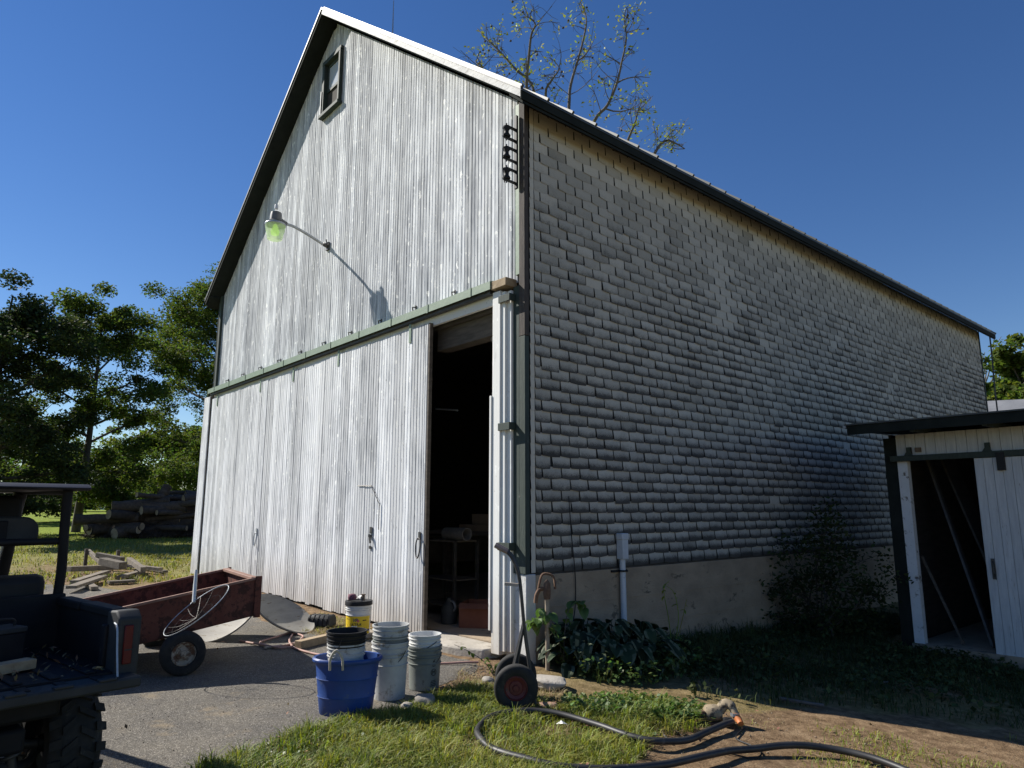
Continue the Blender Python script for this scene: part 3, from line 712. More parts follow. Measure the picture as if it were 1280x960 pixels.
# foundation, floor, closed shell
fd = MB(); fd.box((-0.32, 0.121, -1.0), (0.05, BL, 0.90)); fd.box((-BW - 0.02, 0.121, -1.0), (-BW + 0.3, BL, 0.9)); fd.box((-BW + 0.301, BL - 0.3, -1), (-0.321, BL, 0.9))
fd.obj('foundation', M_CONC, barn)
MB().box((-0.279, -0.02, -0.6), (0.055, 0.12, 0.915)).obj('foundation_pier', M_CONCW, barn, bevel=0.01)
for z in (0.22, 0.55):
    MB().box((0.049, 0.13, z), (0.056, BL - 0.1, z + 0.012)).obj('form_line', M_CONC, barn)
MB().box((-BW + 0.3, 0.121, -0.8), (-0.33, BL - 0.3, 0.115)).obj('floor_slab', M_CONC, barn)
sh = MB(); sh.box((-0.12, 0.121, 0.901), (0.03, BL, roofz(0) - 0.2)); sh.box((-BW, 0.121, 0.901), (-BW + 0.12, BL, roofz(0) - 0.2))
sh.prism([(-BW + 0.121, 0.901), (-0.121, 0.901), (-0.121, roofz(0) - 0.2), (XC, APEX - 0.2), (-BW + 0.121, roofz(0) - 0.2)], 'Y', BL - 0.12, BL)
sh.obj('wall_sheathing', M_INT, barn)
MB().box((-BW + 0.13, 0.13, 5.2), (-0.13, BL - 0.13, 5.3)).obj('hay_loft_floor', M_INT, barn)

# roof planes with standing ribs, soffit, fascia, rake boards, lightning rod
def slab(sign, name='roof'):
    mb = MB(); xe = XC + sign * (BW / 2 + EAVE + 0.02); ze = roofz(XC + BW / 2 + EAVE + 0.02)
    y0, y1 = -RAKE - 0.01, BL + 0.55
    t = 0.035
    mb.prism([(XC, APEX), (xe, ze), (xe, ze - t), (XC, APEX - t)] if sign > 0 else [(xe, ze), (XC, APEX), (XC, APEX - t), (xe, ze - t)], 'Y', y0, y1)
    return mb.obj(name, M_ROOF, barn)
roofR = slab(1); roofL = slab(-1)
nr = 42
for k in range(nr + 1):
    y = -RAKE + 0.0 + k * (BL + 0.84) / nr
    xe = XC + BW / 2 + EAVE + 0.03; ze = roofz(xe)
    if k % 1 == 0:
        MB().bar((XC + 0.1, y, roofz(XC + 0.1) + 0.012), (xe, y, ze + 0.012), 0.045, 0.034, up=(0, 1, 0)).obj('rib', M_ROOF, roofR)
so_ = MB(); so_.prism([(0.063, roofz(0) - 0.215), (EAVE, roofz(EAVE) - 0.19), (EAVE, roofz(EAVE) - 0.16), (0.063, roofz(0) - 0.16)], 'Y', -RAKE + 0.03, BL + 0.5)
so_.obj('soffit', M_SOFFIT, barn)
MB().box((EAVE - 0.01, -RAKE - 0.002, roofz(EAVE) - 0.15), (EAVE + 0.012, BL + 0.54, roofz(EAVE) - 0.045)).obj('fascia', M_SOFFIT, barn)
sf2 = MB(); sf2.prism([(-BW - 0.055, roofz(0) - 0.215), (-BW - EAVE, roofz(EAVE) - 0.19), (-BW - EAVE, roofz(EAVE) - 0.16), (-BW - 0.055, roofz(0) - 0.16)], 'Y', -RAKE + 0.03, BL + 0.5)
sf2.obj('soffit', M_SOFFIT, barn)
def rake(sign, m):
    mb = MB(); xe = XC + sign * (BW / 2 + EAVE)
    pts = [(XC, APEX - 0.037), (xe, roofz(EAVE) - 0.037), (xe, roofz(EAVE) - 0.125), (XC, APEX - 0.125)]
    mb.prism(pts, 'Y', -RAKE - 0.004, -RAKE + 0.026); mb.obj('rake_board', m, barn)
    s = MB(); s.prism([(XC, APEX - 0.11), (xe, roofz(EAVE) - 0.11), (xe, roofz(EAVE) - 0.13), (XC, APEX - 0.13)], 'Y', -RAKE + 0.028, 0.044)
    s.obj('rake_soffit', M_SOFFIT, barn)
    c = MB(); c.prism([(XC, APEX + 0.014), (xe + sign * 0.02, roofz(EAVE) + 0.0), (xe + sign * 0.02, roofz(EAVE) - 0.045), (XC, APEX - 0.035)], 'Y', -RAKE - 0.02, -RAKE - 0.006)
    c.obj('rake_flashing', M_GREYB, barn)
rake(1, M_RAKE); rake(-1, M_SOFFIT)
rd = MB(); rd.tube([(XC, 1.2, APEX - 0.1), (XC, 1.2, APEX + 0.95)], [0.02, 0.008], 6); rd.obj('lightning_rod', M_GALV, barn)

# shingled side wall (rows of tabs, curled at the butt)
EXPO, TABW = 0.127, 0.305
ROWS = int((roofz(0) - 0.26 - 0.915) / EXPO)
tabs = []
def make_tab(y0, y1, z0, zh, row, tone, amt, rr):
    """3 x 4 grid of points: flush at the head, swelling towards a ragged butt"""
    V = []; W = []
    base = 0.034
    cl = rr.uniform(0.009, 0.018) * (0.6 + 0.4 * min(1, amt)); tw = rr.uniform(0.003, 0.013)
    drop = [rr.uniform(-0.004, 0.010), rr.uniform(-0.008, 0.001), rr.uniform(-0.004, 0.008)]
    for a, v in enumerate((0.0, 0.28, 0.62, 1.0)):
        for b, u in enumerate((0.0, 0.5, 1.0)):
            prot = {0: cl * 0.85, 1: cl, 2: cl * 0.62, 3: 0.004}[a] + tw * (0.62 - u) * (1 - v) ** 0.7
            V.append((base + max(0.004, prot), y0 + (y1 - y0) * u, z0 + (zh - z0) * v + (drop[b] if a == 0 else 0)))
            W.append((tone, v, amt))
    F = []
    for a in range(3):
        for b in range(2): F.append((a * 3 + b, a * 3 + b + 1, (a + 1) * 3 + b + 1, (a + 1) * 3 + b))
    return V, F, W
rr = random.Random(11)
for r in range(ROWS + 1):
    z0 = 0.925 + r * EXPO
    zh = min(z0 + EXPO + 0.012, roofz(0) - 0.225)
    hi = r / ROWS
    offs = 0.0 if r % 2 else TABW / 2
    y = 0.085 - (TABW - offs if offs else 0) + rr.uniform(-0.008, 0.008)
    rowtone = rr.uniform(-0.12, 0.12)
    while y < BL - 0.03:
        y1 = y + TABW + rr.uniform(-0.006, 0.006)
        a, b = max(y + 0.003, 0.137), min(y1 - rr.uniform(0.009, 0.016), BL - 0.02)
        if b - a > 0.04:
            pn = noise.noise(Vector((y * 0.35, z0 * 0.7, 3.3)))
            amt = 0.50 + 0.95 * (1 - hi) + 0.35 * (y / BL) * (1 - hi) + 0.4 * pn + rr.uniform(-0.25, 0.25)  # weathering, plus shade painted in towards the low far end
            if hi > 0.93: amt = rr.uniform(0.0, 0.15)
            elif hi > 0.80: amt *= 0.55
            slip = rr.uniform(0.012, 0.035) if rr.random() < 0.018 else 0.0; z1_ = z0 - slip
            tone = min(1, max(0, 0.5 + rowtone + rr.uniform(-0.27, 0.27) + 0.25 * pn + (0.25 if hi > 0.9 else 0)))
            if rr.random() < 0.008 or (abs(y - 3.9 - 0.15 * rr.random()) < 0.25 and hi > 0.62 and hi < 0.85): tone, amt = 0.72, 0.25
            if rr.random() < 0.03: tone = 0.02
            if rr.random() < 0.03: b -= rr.uniform(0.005, 0.018)
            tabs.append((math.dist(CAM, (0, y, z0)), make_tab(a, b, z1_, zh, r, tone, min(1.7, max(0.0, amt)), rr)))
        y = y1
    # pale corner tab
    tabs.append((math.dist(CAM, (0, 0.1, z0)) - (0 if r % 2 else 0), make_tab(0.064, 0.132, z0 + 0.002, zh, r, 0.95, 0.12, rr)))
tabs.sort(key=lambda t: t[0])
M_SLOT = mat('slot_felt', (0.025, 0.025, 0.024), (0.04, 0.04, 0.038), 5, rough=0.95)
siding = MB().box((0.0301, 0.063, 0.918), (0.034, BL - 0.02, roofz(0) - 0.215)).obj('side_wall', M_SLOT, barn)
def tab_mesh(name, items):
    V = []; F = []; W = []
    for _, (v, f, w) in items:
        k = len(V); V += v; F += [tuple(i + k for i in q) for q in f]; W += w
    me = bpy.data.meshes.new(name); me.from_pydata(V, [], F); me.materials.append(M_SHINGLE)
    c = me.color_attributes.new('wear_shade', 'FLOAT_COLOR', 'POINT')
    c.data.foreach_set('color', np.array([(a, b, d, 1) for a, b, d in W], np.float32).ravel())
    me.update(); return me
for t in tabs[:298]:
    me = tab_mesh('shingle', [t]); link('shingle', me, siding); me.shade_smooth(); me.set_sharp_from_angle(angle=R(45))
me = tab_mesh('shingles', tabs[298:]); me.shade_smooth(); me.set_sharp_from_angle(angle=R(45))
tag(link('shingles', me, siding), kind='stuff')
MB().box((0.03, BL - 0.019, 0.92), (0.06, BL + 0.03, roofz(0) - 0.22)).obj('corner_board', M_GREEN, barn)

# concrete apron at the doorway
ap = MB(); ap.prism([(-1.85, -0.02), (-1.85, -0.28), (-1.3, -0.40), (-0.8, -0.33), (-0.45, -0.20), (-0.43, -0.02), (-0.43, 0.12), (-1.85, 0.12)], 'Z', -0.1, 0.105)
tag(ap.obj('door_apron', M_APRON, None, bevel=0.02), kind='structure')

# ================================================================== THINGS ON THE BARN
# yard light on a bent arm
LX, LZ = -5.11, 6.28
yl = thing('yard_light', 'yard lamp with glass refractor on a bent arm high on the gable', 'lamp', (LX, 0, 6.12))
a = MB(); a.tube(smooth_path([(0, -0.03, 0.0), (0, -0.30, 0.10), (0, -0.62, 0.20), (0, -0.80, 0.215)]), 0.024, 10); a.obj('arm', M_GALV, yl, 60)
b = MB(); b.box((-0.05, -0.03, -0.06), (0.05, -0.001, 0.08)); b.tube([(0, -0.02, 0.01), (0, -0.10, 0.035)], 0.036, 8); b.tube([(0.0, -0.03, 0.06), (0.0, -0.05, 0.13)], 0.012, 6); b.obj('wall_mount', M_STEEL, yl, 50)
hd = MB(); cy_ = -0.96
hd.lathe([(0.0, 0.33), (0.05, 0.33), (0.085, 0.31), (0.095, 0.25), (0.10, 0.17), (0.12, 0.155), (0.0, 0.155)], (0, cy_, 0.05)); hd.tube([(0, cy_ + 0.05, 0.25), (0, cy_ + 0.19, 0.213)], [0.05, 0.035], 8)
hd.obj('ballast_housing', mat('lamp_grey', (0.10, 0.10, 0.105), (0.15, 0.15, 0.155), 6, rough=0.5), yl, 45)
c = MB(); c.lathe([(0.0, 0.455), (0.028, 0.455), (0.032, 0.44), (0.032, 0.38), (0.0, 0.38)], (0, cy_, 0.05), seg=12); c.obj('photocell', M_PIPE, yl, 45)
rf = MB(); rf.lathe([(0.10, 0.153), (0.165, 0.115), (0.172, 0.10), (0.165, 0.085)], (0, cy_, 0.05)); rf.obj('reflector_rim', M_GALV, yl, 60)
def refractor_material():
    m = bpy.data.materials.new('refractor_glass'); m.use_nodes = True; N = m.node_tree.nodes; L = m.node_tree.links
    b = N['Principled BSDF']; b.inputs['Base Color'].default_value = (0.72, 0.80, 0.62, 1); b.inputs['Roughness'].default_value = 0.25
    t = N.new('ShaderNodeBsdfTranslucent'); t.inputs[0].default_value = (0.72, 0.85, 0.55, 1)
    tr = N.new('ShaderNodeBsdfTransparent'); m1 = N.new('ShaderNodeMixShader'); m1.inputs[0].default_value = 0.5; m2 = N.new('ShaderNodeMixShader'); m2.inputs[0].default_value = 0.62
    L.new(b.outputs[0], m1.inputs[1]); L.new(t.outputs[0], m1.inputs[2]); L.new(tr.outputs[0], m2.inputs[1]); L.new(m1.outputs[0], m2.inputs[2])
    L.new(m2.outputs[0], N['Material Output'].inputs['Surface']); return m
rg_ = MB(); prof = []
for k in range(14):
    t = k / 13; r_ = 0.165 - 0.05 * t + (0.004 if k % 2 else 0); prof.append((r_, 0.085 - 0.24 * t))
prof += [(0.09, -0.168), (0.0, -0.172)]
rg_.lathe(prof, (0, cy_, 0.05), seg=36); rg_.obj('refractor', refractor_material(), yl, 50)
gl = bpy.data.materials.new('lamp_glow'); gl.use_nodes = True
gl.node_tree.nodes['Principled BSDF'].inputs['Base Color'].default_value = (0.35, 0.7, 0.1, 1)
gl.node_tree.nodes['Principled BSDF'].inputs['Emission Color'].default_value = (0.62, 1.0, 0.16, 1)
gl.node_tree.nodes['Principled BSDF'].inputs['Emission Strength'].default_value = 0.45
bu = MB(); bu.lathe([(0.0, 0.12), (0.03, 0.10), (0.045, 0.04), (0.075, -0.02), (0.06, -0.075), (0.0, -0.095)], (0, cy_, 0.05), seg=20); bu.obj('bulb', gl, yl, 80)

# spool insulators on a rack near the corner
ir = thing('insulator_rack', 'black rack of three spool insulators bolted near the barn corner', 'insulators', (-0.075, -0.048, 5.37))
v = MB(); v.box((0.0, -0.03, -0.02), (0.045, -0.001, 0.92)); v.obj('back_bar', M_BLACKP, ir)
for k in range(3):
    z = 0.12 + 0.27 * k
    for dz in (-0.075, 0.075):
        MB().bar((0.02, -0.03, z + dz), (0.02, -0.19, z + dz), 0.04, 0.014).obj('clevis_arm', M_BLACKP, ir)
    s = MB(); s.lathe([(0.0, -0.065), (0.045, -0.065), (0.05, -0.05), (0.028, -0.015), (0.028, 0.015), (0.05, 0.05), (0.045, 0.065), (0.0, 0.065)], (0.02, -0.165, z), seg=14); s.obj('spool', M_BLACKP, ir, 50)
    bt = MB(); bt.tube([(0.02, -0.165, z - 0.11), (0.02, -0.165, z + 0.11)], 0.009, 6); bt.obj('bolt', M_STEEL, ir)
w = MB(); w.tube([(0.02, -0.21, 0.72), (0.03, -0.22, 0.50), (0.01, -0.22, 0.28), (0.02, -0.215, 0.10), (0.025, -0.20, 0.0)], 0.006, 5); w.obj('tie_wire', M_BLACKP, ir)

# conduit on the shingled wall
cp = thing('conduit', 'grey plastic conduit with a junction head on the shingled side wall', 'conduit', (0.10, 1.50, gz(0.1, 1.5)))
m_ = MB(); m_.tube([(0, 0, -0.2), (0, 0.0, 1.08 - gz(0.1, 1.5))], 0.036, 12); m_.obj('pipe', M_PIPE, cp, 60)
b = MB(); b.box((-0.05, -0.045, 1.07), (0.05, 0.06, 1.36)); b.box((-0.045, -0.055, 1.30), (0.055, 0.065, 1.375)); b.obj('junction_head', M_PIPE, cp, bevel=0.008)
b = MB(); b.box((-0.05, -0.16, 0.92), (-0.03, 0.12, 0.945)); b.tube([(0.0, -0.05, 0.935), (0.045, -0.03, 0.935), (0.045, 0.03, 0.935), (0.0, 0.05, 0.935)], 0.012, 6); b.obj('clamp', M_BLACKP, cp)
cw = MB(); cw.tube(smooth_path([(0.075, 0.62, 1.75), (0.072, 0.66, 1.3), (0.075, 0.70, 0.95), (0.066, 0.72, 0.7), (0.07, 0.70, 0.5), (0.10, 0.62, 0.32)]), 0.006, 5)
tag(cw.obj('cable', M_BLACKP), 'thin black cable hanging down over the shingles to the foundation', 'cable')
lc = MB(); lc.tube(smooth_path([tuple(on_x(1237, 418, 0.25)), tuple(on_x(1240, 445, 0.25)), tuple(on_x(1243, 480, 0.25)), tuple(on_x(1247, 515, 0.25))]), 0.02, 5)
tag(lc.obj('lightning_cable', M_STEEL), 'slack cable hanging from the far end of the eave', 'cable')

# frost-free yard hydrant
hy = thing('yard_hydrant', 'rusty lever hydrant on a tan standpipe beside the foundation corner', 'hydrant', (0.30, 0.05, gz(0.3, 0.05)))
m_ = MB(); m_.tube([(0, 0, -0.1), (0, 0, 0.72)], 0.024, 10); m_.obj('standpipe', mat('tan_pipe', (0.26, 0.21, 0.15), (0.34, 0.28, 0.21), 8, rough=0.7), hy, 60)
u = Vector((-0.655, -0.756, 0))      # towards the doorway
m_ = MB(); m_.lathe([(0.0, 0.70), (0.034, 0.70), (0.042, 0.76), (0.036, 0.86), (0.0, 0.90)], seg=12)
m_.tube(smooth_path([Vector((0, 0, 0.80)), u * 0.07 + Vector((0, 0, 0.80)), u * 0.11 + Vector((0, 0, 0.74)), u * 0.12 + Vector((0, 0, 0.66))], 4), 0.022, 8); m_.obj('head', M_RUSTY, hy, 60)
m_ = MB(); m_.tube(smooth_path([u * 0.10 + Vector((0, 0, 0.76)), u * 0.06 + Vector((0, 0, 0.93)), Vector((0, 0, 0.955)), u * -0.07 + Vector((0, 0, 0.92)), u * -0.085 + Vector((0, 0, 0.80))], 5), 0.013, 6); m_.obj('lever', M_RUSTY, hy, 60)

# ================================================================== SHED
SY = 5.62; SX0 = 1.61; SXR = 6.2; SZB = -0.30; SB = 4.0
shed = thing('shed', 'low white board shed with dark roof and sliding door left open', 'shed', (SX0, SY, SZB))
def S(mb, name, m, parent=None, **k):
    o = mb.obj(name, m, parent or shed, **k)
    me = o.data
    sh_ = Vector((-SX0, -SY, -SZB))
    for q in me.vertices: q.co += sh_
    return o
S(MB().box((SX0, SY, SZB), (SX0 + 0.17, SY + 0.16, 2.62)), 'corner_post', M_SOFFIT)
S(MB().box((SX0 + 0.171, SY - 0.012, -0.2), (SX0 + 0.30, SY + 0.10, 2.28)), 'door_jamb', mat('peeling_white', (0.60, 0.61, 0.62), (0.68, 0.69, 0.69), 5, rough=0.8, c3=(0.14, 0.12, 0.10), s3=9, t3=0.62))
x = SX0 + 0.172; rs = random.Random(5)
while x < SXR:                                  # boards above the door rail
    w_ = 0.128
    S(MB().box((x, SY + rs.uniform(0, 0.004), 2.36), (x + w_ - 0.005, SY + 0.03, 2.66)), 'board', M_SHEDW); x += w_
rail = S(MB().box((SX0 + 0.10, SY - 0.085, 2.275), (SXR, SY - 0.03, 2.355)), 'door_rail', M_GREEN, bevel=0.005)
for bx in (SX0 + 0.32, SX0 + 1.28, SX0 + 2.4):
    S(MB().box((bx, SY - 0.06, 2.356), (bx + 0.055, SY - 0.002, 2.47)).prism([(bx - 0.03, 2.356), (bx + 0.085, 2.356), (bx + 0.055, 2.40), (bx, 2.40)], 'Y', SY - 0.07, SY - 0.061), 'rail_bracket', M_GREEN)
S(MB().box((SX0 + 0.43, SY - 0.05, 2.40), (SX0 + 0.50, SY - 0.002, 2.46)), 'socket', M_TAN)
sd0 = 2.755
sdoor = S(MB().box((sd0 + 0.02, SY - 0.035, 0.0), (SXR - 0.3, SY - 0.02, 2.2)), 'sliding_door', M_INT)
x = sd0
while x < SXR - 0.3:
    w_ = 0.105; z0_ = SZB + 0.08 - 0.05 * (x - sd0) + rs.uniform(-0.01, 0.01)
    S(MB().box((x, SY - 0.06 + rs.uniform(0, 0.003), z0_), (x + w_ - 0.004, SY - 0.036, 2.27)), 'board', M_SHEDW, sdoor); x += w_
hx = sd0 + 0.06
h = MB(); h.box((hx, SY - 0.075, 0.72), (hx + 0.04, SY - 0.062, 0.98)); h.tube([(hx + 0.02, SY - 0.07, 0.94), (hx + 0.03, SY - 0.12, 0.92), (hx + 0.035, SY - 0.12, 0.80), (hx + 0.03, SY - 0.07, 0.76)], 0.012, 6); S(h, 'handle', M_STEEL, sdoor)
S(MB().box((sd0 + 0.26, SY - 0.10, 2.10), (sd0 + 0.35, SY - 0.062, 2.33)), 'hanger', M_BLACKP, sdoor)
rf = MB(); rf.prism([(SY - 0.52, 2.70), (SY - 0.52, 2.79), (SY + SB, 3.05), (SY + SB, 2.93)], 'X', SX0 - 0.26, SXR + 0.4); sroof = S(rf, 'roof', M_SOFFIT)
S(MB().prism([(SY - 0.56, 2.795), (SY - 0.56, 2.815), (SY + SB, 3.075), (SY + SB, 3.055)], 'X', SX0 - 0.30, SXR + 0.45), 'roof_sheet', M_ROOF, sroof)
S(MB().box((SX0 - 0.27, SY - 0.545, 2.66), (SXR + 0.4, SY - 0.521, 2.79)), 'fascia', M_SOFFIT, sroof)
for k in range(6):
    xx = SX0 + 0.55 + k * 0.85
    S(MB().prism([(SY - 0.50, 2.645), (SY - 0.50, 2.699), (SY + 0.6, 2.75), (SY + 0.6, 2.67)], 'X', xx, xx + 0.05), 'rafter', M_GREEN, sroof)
S(MB().box((SX0 - 0.32, SY - 0.56, 2.76), (SX0 - 0.28, SY - 0.3, 2.80)), 'roof_corner', M_GALV, sroof)
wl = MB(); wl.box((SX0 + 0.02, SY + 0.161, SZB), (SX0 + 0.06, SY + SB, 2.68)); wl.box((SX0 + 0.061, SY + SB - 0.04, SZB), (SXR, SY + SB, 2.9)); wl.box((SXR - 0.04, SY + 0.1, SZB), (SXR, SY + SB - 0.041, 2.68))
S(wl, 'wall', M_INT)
S(MB().box((SX0 + 0.17, SY - 0.1, SZB - 0.2), (SXR, SY + SB - 0.05, SZB + 0.10)), 'floor_slab', M_CONC)
def lean(name, label, p0, p1, w_, t_, m, cat='plank'):
    return tag(MB().bar(p0, p1, w_, t_, up=(0, 1, 0)).obj(name, m), label, cat)
SF = SZB + 0.105; M_DIMWOOD = MATS['dim_grey_wood']
lean('plank', 'long grey plank leaning inside the open shed doorway', (2.62, SY + 0.35, SF + 0.01), (1.86, SY + 0.95, 2.35), 0.03, 0.10, M_DIMWOOD)
lean('stick', 'short tan stick leaning low against the shed door jamb', (2.30, SY + 0.25, SF + 0.01), (1.88, SY + 0.28, 0.95), 0.03, 0.035, M_DARKWOOD, 'stick')
lean('panel', 'wide dark board leaning behind the grey plank in the shed', (2.95, SY + 0.7, SF + 0.01), (2.0, SY + 1.3, 2.4), 0.03, 0.55, M_INT, 'panel')
lean('pole', 'thin dark pole leaning deep inside the shed', (2.75, SY + 0.5, SF + 0.01), (2.45, SY + 1.1, 1.7), 0.025, 0.03, M_DARKWOOD, 'pole')

# ================================================================== INSIDE THE BARN DOORWAY
def box_thing(name, label, cat, c, s, rz, m, open_top=False):
    t = thing(name, label, cat, c, rz)
    a_, b_, h_ = s[0] / 2, s[1] / 2, s[2]
    if open_top:
        mb = MB(); th = 0.015
        for p in (((-a_, -b_, 0), (a_, -b_ + th, h_)), ((-a_, b_ - th, 0), (a_, b_, h_)), ((-a_, -b_ + th + .001, 0), (-a_ + th, b_ - th - .001, h_)), ((a_ - th, -b_ + th + .001, 0), (a_, b_ - th - .001, h_)), ((-a_ + th + .001, -b_ + th + .001, 0.004), (a_ - th - .001, b_ - th - .001, 0.02))): mb.box(*p)
        mb.obj('walls', m, t)
        f = MB(); f.add([(-a_, -b_, h_), (a_, -b_, h_), (a_ * 0.9, -b_ - 0.12, h_ - 0.05), (-a_ * 0.9, -b_ - 0.12, h_ - 0.05)], [(0, 1, 2, 3)])
        f.add([(a_, -b_, h_ + .001), (a_, b_, h_ + .001), (a_ + 0.10, b_ * 0.9, h_ - 0.06), (a_ + 0.10, -b_ * 0.9, h_ - 0.06)], [(0, 1, 2, 3)]); f.obj('flap', m, t)
    else:
        MB().box((-a_, -b_, 0), (a_, b_, h_)).obj('body', m, t, bevel=0.008)
        MB().box((-a_ - .002, -0.03, h_ * 0.3), (a_ + .002, 0.03, h_ + 0.003)).obj('tape', M_DARKWOOD, t)
    return t
FZ = 0.117
box_thing('carton', 'red open carton on the barn floor just inside the doorway', 'box', (-1.62, 0.78, FZ), (0.60, 0.46, 0.30), R(38), M_CARD, True)
j = thing('jug', 'grey plastic jug beside the red carton in the doorway', 'jug', (-2.08, 0.52, FZ))
m_ = MB(); m_.lathe([(0.0, 0), (0.10, 0), (0.11, 0.03), (0.11, 0.2), (0.05, 0.27), (0.035, 0.30), (0.035, 0.33), (0.0, 0.33)], seg=16); m_.obj('body', M_UTVGREY, j, 50)
m_ = MB(); m_.tube(smooth_path([(0.10, 0, 0.17), (0.14, 0, 0.21), (0.10, 0, 0.28), (0.04, 0, 0.29)], 4), 0.014, 6); m_.obj('handle', M_GREYB, j, 60)
bp_ = on_y(606, 664, 2.4); bz_ = bp_[2] - FZ
bench = thing('workbench', 'dark cluttered workbench deep in the barn behind the doorway', 'bench', (bp_[0] - 0.1, 2.5, FZ), R(8))
MB().box((-1.3, -0.35, bz_ - 0.06), (1.0, 0.35, bz_)).obj('bench_top', M_DARKWOOD, bench)
for q in ((-1.2, -0.3), (0.9, -0.3), (-1.2, 0.3), (0.9, 0.3)): MB().box((q[0] - .04, q[1] - .04, 0), (q[0] + .04, q[1] + .04, bz_ - 0.061)).obj('leg', M_DARKWOOD, bench)
box_thing('carton', 'long flat brown carton lying on the dark workbench', 'box', (bp_[0], 2.4, FZ + bz_ + 0.003), (0.85, 0.4, 0.11), R(8), M_TAN)
box_thing('carton', 'small tan carton stacked on the long flat carton', 'box', (bp_[0] + 0.02, 2.42, FZ + bz_ + 0.117), (0.42, 0.3, 0.17), R(5), M_TAN)
sh_ = thing('shelf', 'dark steel shelf rack standing behind the sliding door edge', 'shelf', (-2.75, 1.0, FZ))
for q in ((-0.4, -0.2), (0.4, -0.2), (-0.4, 0.2), (0.4, 0.2)): MB().box((q[0] - .02, q[1] - .02, 0), (q[0] + .02, q[1] + .02, 1.05)).obj('post', M_STEEL, sh_)
for z in (0.15, 0.5, 1.03): MB().box((-0.42, -0.23, z), (0.42, 0.23, z + 0.02)).obj('shelf_board', M_DARKWOOD, sh_)
tb = thing('tube', 'pale cardboard tube lying on top of the shelf rack', 'tube', (-2.45, 0.9, FZ + 1.05))
m_ = MB(); m_.lathe([(0.075, -0.25), (0.075, 0.25), (0.09, 0.25), (0.09, -0.25)], (0, 0, 0.092), axis='X', seg=18, closed=True); m_.obj('wall', M_DIMWOOD, tb, 50)
ch = thing('folding_chair', 'dark folding chair with a white seat standing inside the barn', 'chair', (-1.95, 1.55, FZ), R(25))
for s_ in (-0.2, 0.2):
    m_ = MB(); m_.tube(smooth_path([(0.22, s_, 0), (0.0, s_, 0.45), (-0.18, s_, 0.95)], 4), 0.014, 6); m_.obj('leg', M_STEEL, ch)
    m_ = MB(); m_.tube([(-0.25, s_ * 0.9, 0), (0.18, s_ * 0.9, 0.46)], 0.014, 6); m_.obj('leg', M_STEEL, ch)
MB().box((-0.05, -0.19, 0.44), (0.30, 0.19, 0.46)).obj('seat', M_WHITEP, ch, bevel=0.006)
MB().bar((-0.08, 0, 0.66), (-0.17, 0, 0.93), 0.38, 0.015, up=(1, 0, 0)).obj('backrest', M_BLACKP, ch)
m_ = MB(); m_.tube([tuple(on_y(545, 511, 0.9)), tuple(on_y(572, 513, 0.75))], 0.016, 6)
tag(m_.obj('hanging_rod', M_GALV), 'thin bright rod hung level in the dark barn doorway', 'rod')

# ================================================================== UTILITY VEHICLE (x forward, y left)
UTH = R(8.0)
utv = thing('utility_vehicle', 'dark utility side-by-side vehicle with its cargo bed tailgate lowered', 'utility vehicle', (1.40, -4.13, 0), math.pi + UTH)
def wheel(parent, c, r, w_, rim_m, rim_r, lugs=0, face=1, name='wheel', seg=36):
    """axis along local y; c = hub; face = side (+1/-1) where the rim dish shows"""
    hub = MB(); hub.lathe([(0.0, -w_ * 0.30), (rim_r * 0.45, -w_ * 0.30), (rim_r * 0.45, w_ * 0.30), (0.0, w_ * 0.30)], c, axis='Y', seg=20)
    o = hub.obj(name, rim_m, parent, 40)
    h = w_ / 2; t = MB()
    t.lathe([(rim_r, -h * 0.72), (rim_r * 1.12, -h * 0.98), (r * 0.80, -h), (r * 0.93, -h * 0.92), (r * 0.985, -h * 0.66), (r, -h * 0.3), (r, h * 0.3), (r * 0.985, h * 0.66), (r * 0.93, h * 0.92), (r * 0.80, h), (rim_r * 1.12, h * 0.98), (rim_r, h * 0.72)],
            c, axis='Y', seg=seg, closed=True)
    t.obj('tyre', M_TYRE, o, 50)
    d = MB()
    for s_ in (-1, 1):
        d.lathe([(rim_r * 1.03, s_ * h * 0.80), (rim_r * 0.96, s_ * h * 0.86), (rim_r * 0.90, s_ * h * 0.62), (rim_r * 0.62, s_ * h * 0.42), (rim_r * 0.56, s_ * h * 0.55), (rim_r * 0.30, s_ * h * 0.58), (rim_r * 0.24, s_ * h * 0.85), (0.0, s_ * h * 0.87)], c, axis='Y', seg=24)
    d.obj('rim', rim_m, o, 35)
    if lugs:
        g_ = MB()
        for k in range(lugs):
            a0 = 2 * math.pi * k / lugs
            for s_ in (-1, 1):
                a1 = a0 + (math.pi / lugs if s_ > 0 else 0)
                for u0, u1, da, wd in ((0.06, 0.60, 0.16, 0.034), (0.64, 1.04, 0.03, 0.045)):
                    P = []
                    for uu, dd in ((u0, 0.0), (u1, da)):
                        for e in (-1, 1):
                            for rr_ in (0.96, 1.055 if uu < 0.9 else 0.99):
                                an = a1 + s_ * 0 + dd + e * wd / r / 2
                                P.append((c[0] + r * rr_ * math.cos(an), c[1] + s_ * h * uu, c[2] + r * rr_ * math.sin(an)))
                    g_.add(P, [(0, 1, 3, 2), (4, 6, 7, 5), (0, 4, 5, 1), (2, 3, 7, 6), (1, 5, 7, 3), (0, 2, 6, 4)])
        g_.obj('tread', M_TYRE, o)
    return o
for c in ((0.58, 0.12, 0.31), (0.58, 1.24, 0.31), (2.45, 0.12, 0.31), (2.45, 1.24, 0.31)): wheel(utv, c, 0.298, 0.27, M_BLACKP, 0.165, lugs=18)
